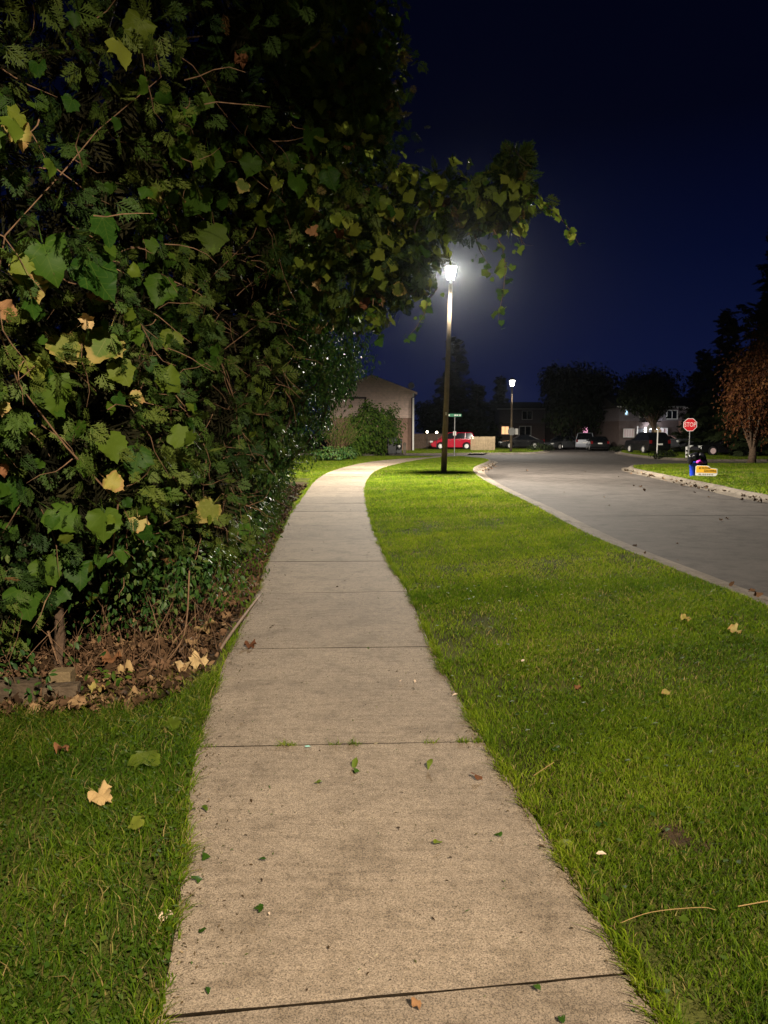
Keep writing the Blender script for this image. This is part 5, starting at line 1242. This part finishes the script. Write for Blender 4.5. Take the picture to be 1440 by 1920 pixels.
MB().box((0, 0, 0.35), (0.22, 0.2, 0.75), 0, 0.92).build('shaft', M['kerb'], t, bevel=0.02)
MB().lathe([(0.14, 0.72), (0.14, 0.78), (0.06, 0.86), (0.02, 0.88)], 8).build('cap', M['kerb'], t)

# far houses, dark but for a few lit openings
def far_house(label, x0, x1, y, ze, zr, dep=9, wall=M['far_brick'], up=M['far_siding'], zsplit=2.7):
    t = thing('house', label, 'house', ((x0 + x1) / 2, y, 0), 0, 'far houses'); w = (x1 - x0) / 2
    MB().box((0, dep / 2, zsplit / 2 - 0.1), (2 * w, dep, zsplit + 0.2)).build('brick_wall', wall, t)
    MB().box((0, dep / 2, (zsplit + ze) / 2), (2 * w + 0.06, dep + 0.06, ze - zsplit)).build('siding_wall', up, t)
    ov = 0.4
    MB().add([(-w - ov, -ov, ze), (w + ov, -ov, ze), (w + ov, dep + ov, ze), (-w - ov, dep + ov, ze), (-w - ov, dep / 2, zr), (w + ov, dep / 2, zr)],
             [(0, 1, 5, 4), (2, 3, 4, 5), (0, 4, 3), (1, 2, 5), (3, 2, 1, 0)]).build('roof', M['roof'], t)
    MB().box((0, -ov - 0.05, ze + 0.02), (2 * w + 2 * ov, 0.1, 0.12)).build('gutter', M['white_paint'], t)
    return t
def X(px, d): return (px - 720) / F * d
def Z(py, d): return CAMZ + (811 - py) / F * d
d = 88
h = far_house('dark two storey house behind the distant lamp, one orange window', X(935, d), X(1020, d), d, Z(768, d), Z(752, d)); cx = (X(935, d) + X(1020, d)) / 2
window(h, (X(945.5, d) - cx, -0.035, Z(807, d)), 0.8, 0.95, M['lit_orange'])
window(h, (X(986, d) - cx, -0.065, Z(779, d)), 1.1, 1.0, M['dark_glass']); window(h, (X(983, d) - cx, -0.035, Z(808, d)), 1.3, 1.1, M['dark_glass'])
d = 84
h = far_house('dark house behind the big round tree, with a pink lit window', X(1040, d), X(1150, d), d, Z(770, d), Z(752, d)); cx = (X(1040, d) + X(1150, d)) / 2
window(h, (X(1091, d) - cx, -0.035, Z(808, d)), 1.0, 0.9, M['lit_pink'], bars=2); window(h, (X(1065, d) - cx, -0.035, Z(812, d)), 0.5, 0.9, M['dark_glass'])
def arch_porch(parent, x, zt, wd, bulbpx=None, watts=40, col=(0.86, 0.9, 1.0)):
    """pale projecting porch wall with an arched opening and a lamp inside"""
    hw = wd / 2; n = 10; r = hw * 0.72; zs = zt - r - 0.15
    out = [(-hw, 0), (-hw, zs + 0.3)] + [(hw * math.cos(a), zs + 0.3 + hw * 0.55 * math.sin(a)) for a in np.linspace(math.pi, 0, n)][1:-1] + [(hw, zs + 0.3), (hw, 0)]
    inn = [(-r, 0), (-r, zs)] + [(r * math.cos(a), zs + r * 0.6 * math.sin(a)) for a in np.linspace(math.pi, 0, n)][1:-1] + [(r, zs), (r, 0)]
    v = [(x + p[0], -1.3, p[1]) for p in out] + [(x + p[0], -1.3, p[1]) for p in inn] + [(x + p[0], -1.1, p[1]) for p in out] + [(x + p[0], -1.1, p[1]) for p in inn]
    m = len(out); f = []
    for i in range(m - 1):
        f += [(i, i + 1, m + i + 1, m + i), (2 * m + i + 1, 2 * m + i, 3 * m + i, 3 * m + i + 1), (i + 1, i, 2 * m + i, 2 * m + i + 1), (m + i, m + i + 1, 3 * m + i + 1, 3 * m + i)]
    a = MB().add(v, f).build('porch_arch', M['white_paint'], parent)
    MB().box((x, -0.6, zt + 0.25), (wd + 0.2, 1.3, 0.1)).build('porch_roof', M['roof'], parent)
    MB().box((x + 0.02, -0.05, 1.05), (0.95, 0.06, 2.1)).build('door', M['white_paint'], parent)
    dw = MB().box((x + 0.02, -0.09, 1.45), (0.5, 0.02, 0.9)).build('door_window', M['dark_glass'], parent)
    lp = MB().lathe([(0.02, -0.12), (0.09, -0.08), (0.09, 0.05), (0.02, 0.1)], 8, (x - r * 0.5, -0.5, zt - 0.35)).build('porch_lamp', M['lit_white'], parent, True)
    l = bpy.data.lights.new('porch_light', 'POINT'); l.energy = watts; l.color = col; l.shadow_soft_size = 0.08
    lo = bpy.data.objects.new('porch_light', l); COL.objects.link(lo); lo.parent = parent; lo.location = (x, -0.62, zt - 0.5)
    for k in range(3): MB().box((x, -1.5 - 0.28 * k, 0.30 - 0.12 * k), (wd, 0.28, 0.6 - 0.24 * k)).build('step', M['pale_drive'], parent)
d = 70
h = far_house('townhouse with a brightly lit white arched porch and a small cyan window', X(1158, d), X(1268, d), d, Z(764, d), Z(738, d)); cx = (X(1158, d) + X(1268, d)) / 2
arch_porch(h, X(1213, d) - cx, Z(796, d), 1.15, watts=140)
window(h, (X(1170, d) - cx, -0.065, Z(774, d)), 0.22, 0.5, M['lit_cyan'], bars=0); window(h, (X(1176, d) - cx, -0.035, Z(812, d)), 0.9, 0.75, M['lit_dimpink'], bars=3)
window(h, (X(1240, d) - cx, -0.035, Z(811, d)), 0.7, 0.8, M['lit_dimpink']); window(h, (X(1255, d) - cx, -0.065, Z(778, d)), 0.9, 0.8, M['dark_glass']); window(h, (X(1205, d) - cx, -0.065, Z(776, d)), 1.0, 0.7, M['dark_glass'])
MB().box((X(1191, d) - cx, -0.2, 1.1), (0.10, 0.1, 2.2)).build('porch_post', M['white_paint'], h); MB().box((X(1197, d) - cx, -0.06, 1.0), (0.5, 0.06, 2.0)).build('door', M['dark_metal'], h)
d = 70.4
h = far_house('townhouse behind the STOP sign, glaring porch light and a red lit doorway', X(1269, d), X(1362, d), d, Z(766, d), Z(742, d), wall=M['brick']); cx = (X(1269, d) + X(1362, d)) / 2
window(h, (X(1320, d) - cx, -0.035, Z(808, d)), 0.9, 0.9, M['dark_glass'], bars=2); window(h, (X(1361, d) - cx - 0.4, -0.035, Z(812, d)), 0.7, 1.0, M['dark_glass'], bars=2)
MB().box((X(1351, d) - cx, -0.06, Z(812, d)), (0.18, 0.05, 1.0)).build('door_glow', M['lit_red'], h); MB().box((X(1307, d) - cx, -0.2, 1.1), (0.22, 0.2, 2.3)).build('porch_post', M['white_paint'], h)
MB().box((X(1314, d) - cx, -0.05, 1.1), (0.9, 0.06, 2.1)).build('door', M['brown_trim'], h)
MB().lathe([(0.03, -0.12), (0.16, -0.05), (0.16, 0.06), (0.03, 0.12)], 10, (X(1316, d) - cx, -0.5, Z(801, d))).build('porch_lamp', M['lit_white'], h, True)
l = bpy.data.lights.new('porch_light', 'POINT'); l.energy = 120; l.color = (1, 0.88, 0.86); l.shadow_soft_size = 0.08
lo = bpy.data.objects.new('porch_light', l); COL.objects.link(lo); lo.parent = h; lo.location = (X(1316, d) - cx, -0.8, Z(801, d))
d = 66
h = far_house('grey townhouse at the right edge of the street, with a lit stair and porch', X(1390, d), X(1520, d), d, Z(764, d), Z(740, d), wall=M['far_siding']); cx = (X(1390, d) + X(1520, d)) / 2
arch_porch(h, X(1418, d) - cx, Z(796, d), 1.3, watts=110)
p = [Vector(atd(1398 + 2.6 * k, 838 + 0.9 * k + (k % 2), 60)) for k in range(7)]
t = thing('light_string', 'teal string of lights glowing on the ground by the right edge porch', 'light string', (0, 0, 0))
MB().tube(p, 0.012, 4).build('wire', M['black_plastic'], t)
for q in p: MB().lathe([(0.02, -0.09), (0.06, -0.05), (0.06, 0.05), (0.02, 0.09)], 8, tuple(q + Vector((0, 0, -0.02)))).build('bulb', M['lit_teal'], t)


# ------------------------------------------------------------------ bushes and trees
def crown_cloud(name, P, N, size, tmpl, m, parent):
    return cloud(name, tmpl, leaf_frames(P, N, size), P, m, parent, 'stuff')
def bush(label, px, py, wpx, hpx, m, lsize, n, name='bush', dep=None):
    x, y = at(px, py); d = y; w = wpx / F * d / 2; h = hpx / F * d
    t = thing(name, label, 'bush', (x, y, 0), 0, 'bushes by the corner house')
    st = MB()
    for k in range(12):
        a = random.uniform(0, 6.28); st.tube([(0.1 * math.cos(a), 0.1 * math.sin(a), 0), (w * 0.35 * math.cos(a), w * 0.35 * math.sin(a), h * 0.5), (w * 0.7 * math.cos(a), w * 0.7 * math.sin(a), h * random.uniform(0.6, 0.95))], [0.02, 0.014, 0.004], 5)
    st.build('stem', M['bark'], t)
    P, N = blob_points((0, 0, h * 0.5), (w, w, h * 0.52), n, (0.6, 1.03)); ok = P[:, 2] > 0.05
    crown_cloud('foliage', P[ok], N[ok], RNG.uniform(lsize * 0.7, lsize * 1.3, ok.sum()), SMALL, m, t); return t
bush('round leafy green bush at the end of the hedge, in front of the corner house', 700, 852, 104, 92, M['bush_leaf'], 0.22, 7000)
bush('narrow green bush left of the round leafy one', 668, 856, 44, 62, M['bush_leaf'], 0.2, 2600)
bush('low dark broad leaved plant at the lawn edge left of the bushes', 622, 864, 66, 27, M['gloss_leaf'], 0.16, 900)
bush('low broad leaved plant right of the low dark one', 650, 862, 40, 24, M['gloss_leaf'], 0.16, 500)
x, y = at(632, 858)
t = thing('bare_shrub', 'twiggy half bare shrub between the hedge and the round bush', 'shrub', (x, y, 0))
tw = MB(); tips = []
for k in range(70):
    a = random.uniform(0, 6.28); q = wander((0.15 * math.cos(a), 0.15 * math.sin(a), 0), (0.45 * math.cos(a), 0.45 * math.sin(a), 1), 7, random.uniform(0.3, 0.52), 0.16)
    tw.tube(q, [0.022, 0.018, 0.014, 0.011, 0.008, 0.006, 0.004, 0.002], 4, False); tips += q[3:]
    for j in (3, 4, 5):
        q2 = wander(q[j], (random.gauss(0, 1), random.gauss(0, 1), 0.8), 4, 0.16, 0.25); tw.tube(q2, [0.006, 0.005, 0.004, 0.003, 0.002], 3, False); tips += q2[1:]
tw.build('stem', M['twig'], t)
P = np.array([tuple(random.choice(tips) + Vector([random.gauss(0, 0.06) for _ in range(3)])) for _ in range(2200)])
crown_cloud('foliage', P, np.tile([0, -1, 0.5], (len(P), 1)) + 0.0, RNG.uniform(0.05, 0.11, len(P)), SMALL, M['bush_leaf'], t)

def conifer(label, px, base, top, wpx, d, n, m=M['dark_leaf'], group='dark conifers'):
    x = X(px, d); h = Z(top, d); r = wpx / F * d / 2
    t = thing('spruce_tree', label, 'tree', (x, d, 0), 0, group)
    MB().tube([(0, 0, -0.1), (0, 0, h * 0.5), (0, 0, h)], [0.2, 0.12, 0.02], 8).build('trunk', M['bark'], t, True)
    # tiers of drooping limbs carrying needle sprays
    P, D = [], []
    k = 0
    z = h * 0.06
    while z < h * 0.985:
        f = 1 - z / h; rr = r * (f ** 0.85) * random.uniform(0.75, 1.15) + 0.06
        for j in range(max(5, int(9 * f) + 4)):
            a = random.uniform(0, 6.28); L = rr * random.uniform(0.6, 1.12)
            for q in np.linspace(0.12, 1, max(4, int(L / 0.22))):
                P.append((L * q * math.cos(a), L * q * math.sin(a), z - 0.28 * L * q + 0.18 * L * q * q)); D.append((math.cos(a), math.sin(a), -0.25))
        z += h * 0.020 * random.uniform(0.8, 1.3)
    P, D = np.array(P), np.array(D); sel = RNG.choice(len(P), min(n, len(P)), replace=False) if len(P) > n else np.arange(len(P))
    P, D = P[sel], D[sel]; tip = D + RNG.normal(0, 0.4, P.shape); nr = np.array([0, 0, 1.0]) + RNG.normal(0, 0.5, P.shape)
    cloud('crown', BOUGH, frames(nr, tip, RNG.uniform(0.5, 1.0, len(P)) * max(0.8, h / 12)), P + RNG.normal(0, 0.1, P.shape), m, t, 'stuff'); return t
conifer('tall dark spruce behind the red minivan', 852, 835, 636, 112, 84, 7500)
conifer('broad dark spruce right of the minivan, behind the tan fence', 893, 835, 722, 95, 82, 6000)
conifer('smaller dark spruce beside the distant lamp', 936, 835, 706, 62, 92, 4000)
conifer('tall black spruce at the right edge of the picture', 1452, 840, 420, 210, 50, 9000)
conifer('black spruce between the STOP sign and the orange tree', 1352, 832, 586, 128, 57, 8000)
conifer('lower black spruce over the STOP sign', 1310, 832, 660, 90, 64, 5000)

def leafy(label, px, base, top, wpx, d, n, lsize, m, trunk_h=0.22, lobes=9, group='dark leafy trees', gap=0.62, branch=0.06):
    x = X(px, d); h = Z(top, d); w = wpx / F * d / 2; zb = h * trunk_h
    t = thing('leafy_tree', label, 'tree', (x, d, 0), 0, group)
    tr = MB().tube([(0, 0, -0.1), (0.05, 0, zb), (0, 0.05, h * 0.55), (0.05, 0, h * 0.85)], [0.24, 0.18, 0.10, 0.03], 8).build('trunk', M['bark'], t, True)
    cz, rz = (zb + h) / 2, (h - zb) / 2
    Ps, Ns = [], []; lm = MB()
    for k in range(lobes):
        u = norm(np.array([[random.gauss(0, 1), random.gauss(0, 1), random.gauss(0, 0.9)]]))[0]; q = random.uniform(0.35, 0.68)
        c = np.array([u[0] * w * q, u[1] * w * q, cz + u[2] * rz * q]); r = np.array([w, w, rz]) * random.uniform(0.34, 0.5)
        P, N = blob_points(c, r, n // lobes, (gap, 1.06)); Ps.append(P); Ns.append(N)
        lm.tube([(0, 0, zb * 0.9), tuple(np.array([0, 0, zb]) * 0.5 + c * 0.5), tuple(c)], [branch, branch * 0.7, branch * 0.25], 5)
        for j in range(3): lm.tube([tuple(c), tuple(c + RNG.normal(0, 0.5, 3) * r)], [branch * 0.3, branch * 0.1], 4)
    P, N = blob_points((0, 0, cz), (w * 0.7, w * 0.7, rz * 0.75), n // 3, (0.3, 1)); Ps.append(P); Ns.append(N)
    lm.build('branches', M['bark'], t)
    P, N = np.concatenate(Ps), np.concatenate(Ns)
    crown_cloud('crown', P, N, RNG.uniform(lsize * 0.7, lsize * 1.3, len(P)), SMALL, m, t); return t
leafy('big round dark tree in the middle of the skyline', 1082, 838, 662, 168, 76, 10500, 0.36, M['dark_leaf'], 0.1, 14)
leafy('second dark tree, in front of the bright arched porch', 1222, 836, 674, 132, 62, 5200, 0.26, M['dark_leaf'], 0.28, 13, gap=0.5, branch=0.07)
leafy('orange brown leaved tree at the right edge, in front of the black spruces', 1408, 838, 590, 150, 40, 8500, 0.17, M['orange_leaf'], 0.06, 15, 'autumn trees', gap=0.45)
leafy('dark tree behind the townhouses, right of the round one', 1180, 830, 700, 60, 95, 1800, 0.4, M['dark_leaf'], 0.15, 7)
leafy('dark tree far behind the corner house', 806, 830, 744, 70, 100, 1500, 0.4, M['dark_leaf'], 0.1, 6)
# low shrubs in front of the townhouses
for px, py, w, h, lab in ((1245, 857, 50, 14, 'low dark shrub at the foot of the pale sign post'), (1165, 840, 44, 12, 'low hedge shrub below the dim pink window'), (1012, 841, 50, 14, 'low dark shrub at the end of the street')):
    d = 48 if px == 1245 else 66; x = X(px, d)
    t = thing('bush', lab, 'bush', (x, d, 0), 0, 'far low shrubs'); ww, hh = w / F * d / 2, h / F * d
    P, N = blob_points((0, 0, hh * 0.4), (ww, ww * 0.5, hh * 0.6), 500, (0.5, 1.05)); ok = P[:, 2] > 0; crown_cloud('foliage', P[ok], N[ok], RNG.uniform(0.1, 0.2, ok.sum()), SMALL, M['dark_leaf'], t)
    MB().tube([(0, 0, -0.05), (0.05, 0, hh * 0.7)], [0.03, 0.01], 5).build('stem', M['bark'], t)


# ------------------------------------------------------------------ added thin volume standing in for lens glow round the lamps
hz_m = bpy.data.materials.new('lens_glow_volume'); hz_m.use_nodes = True; _n = hz_m.node_tree; _n.nodes.clear()
_o = _n.nodes.new('ShaderNodeOutputMaterial'); _v = _n.nodes.new('ShaderNodeVolumePrincipled')
_v.inputs['Color'].default_value = (0.8, 0.9, 1.0, 1); _v.inputs['Density'].default_value = 0.00008; _v.inputs['Anisotropy'].default_value = 0.93
_n.links.new(_v.outputs[0], _o.inputs['Volume'])
hz_o = MB().box((0, 300, 15), (1300, 1300, 32.5)).build('lens_glow_box', hz_m); hz_o['kind'] = 'stuff'
SC.cycles.volume_bounces = 0
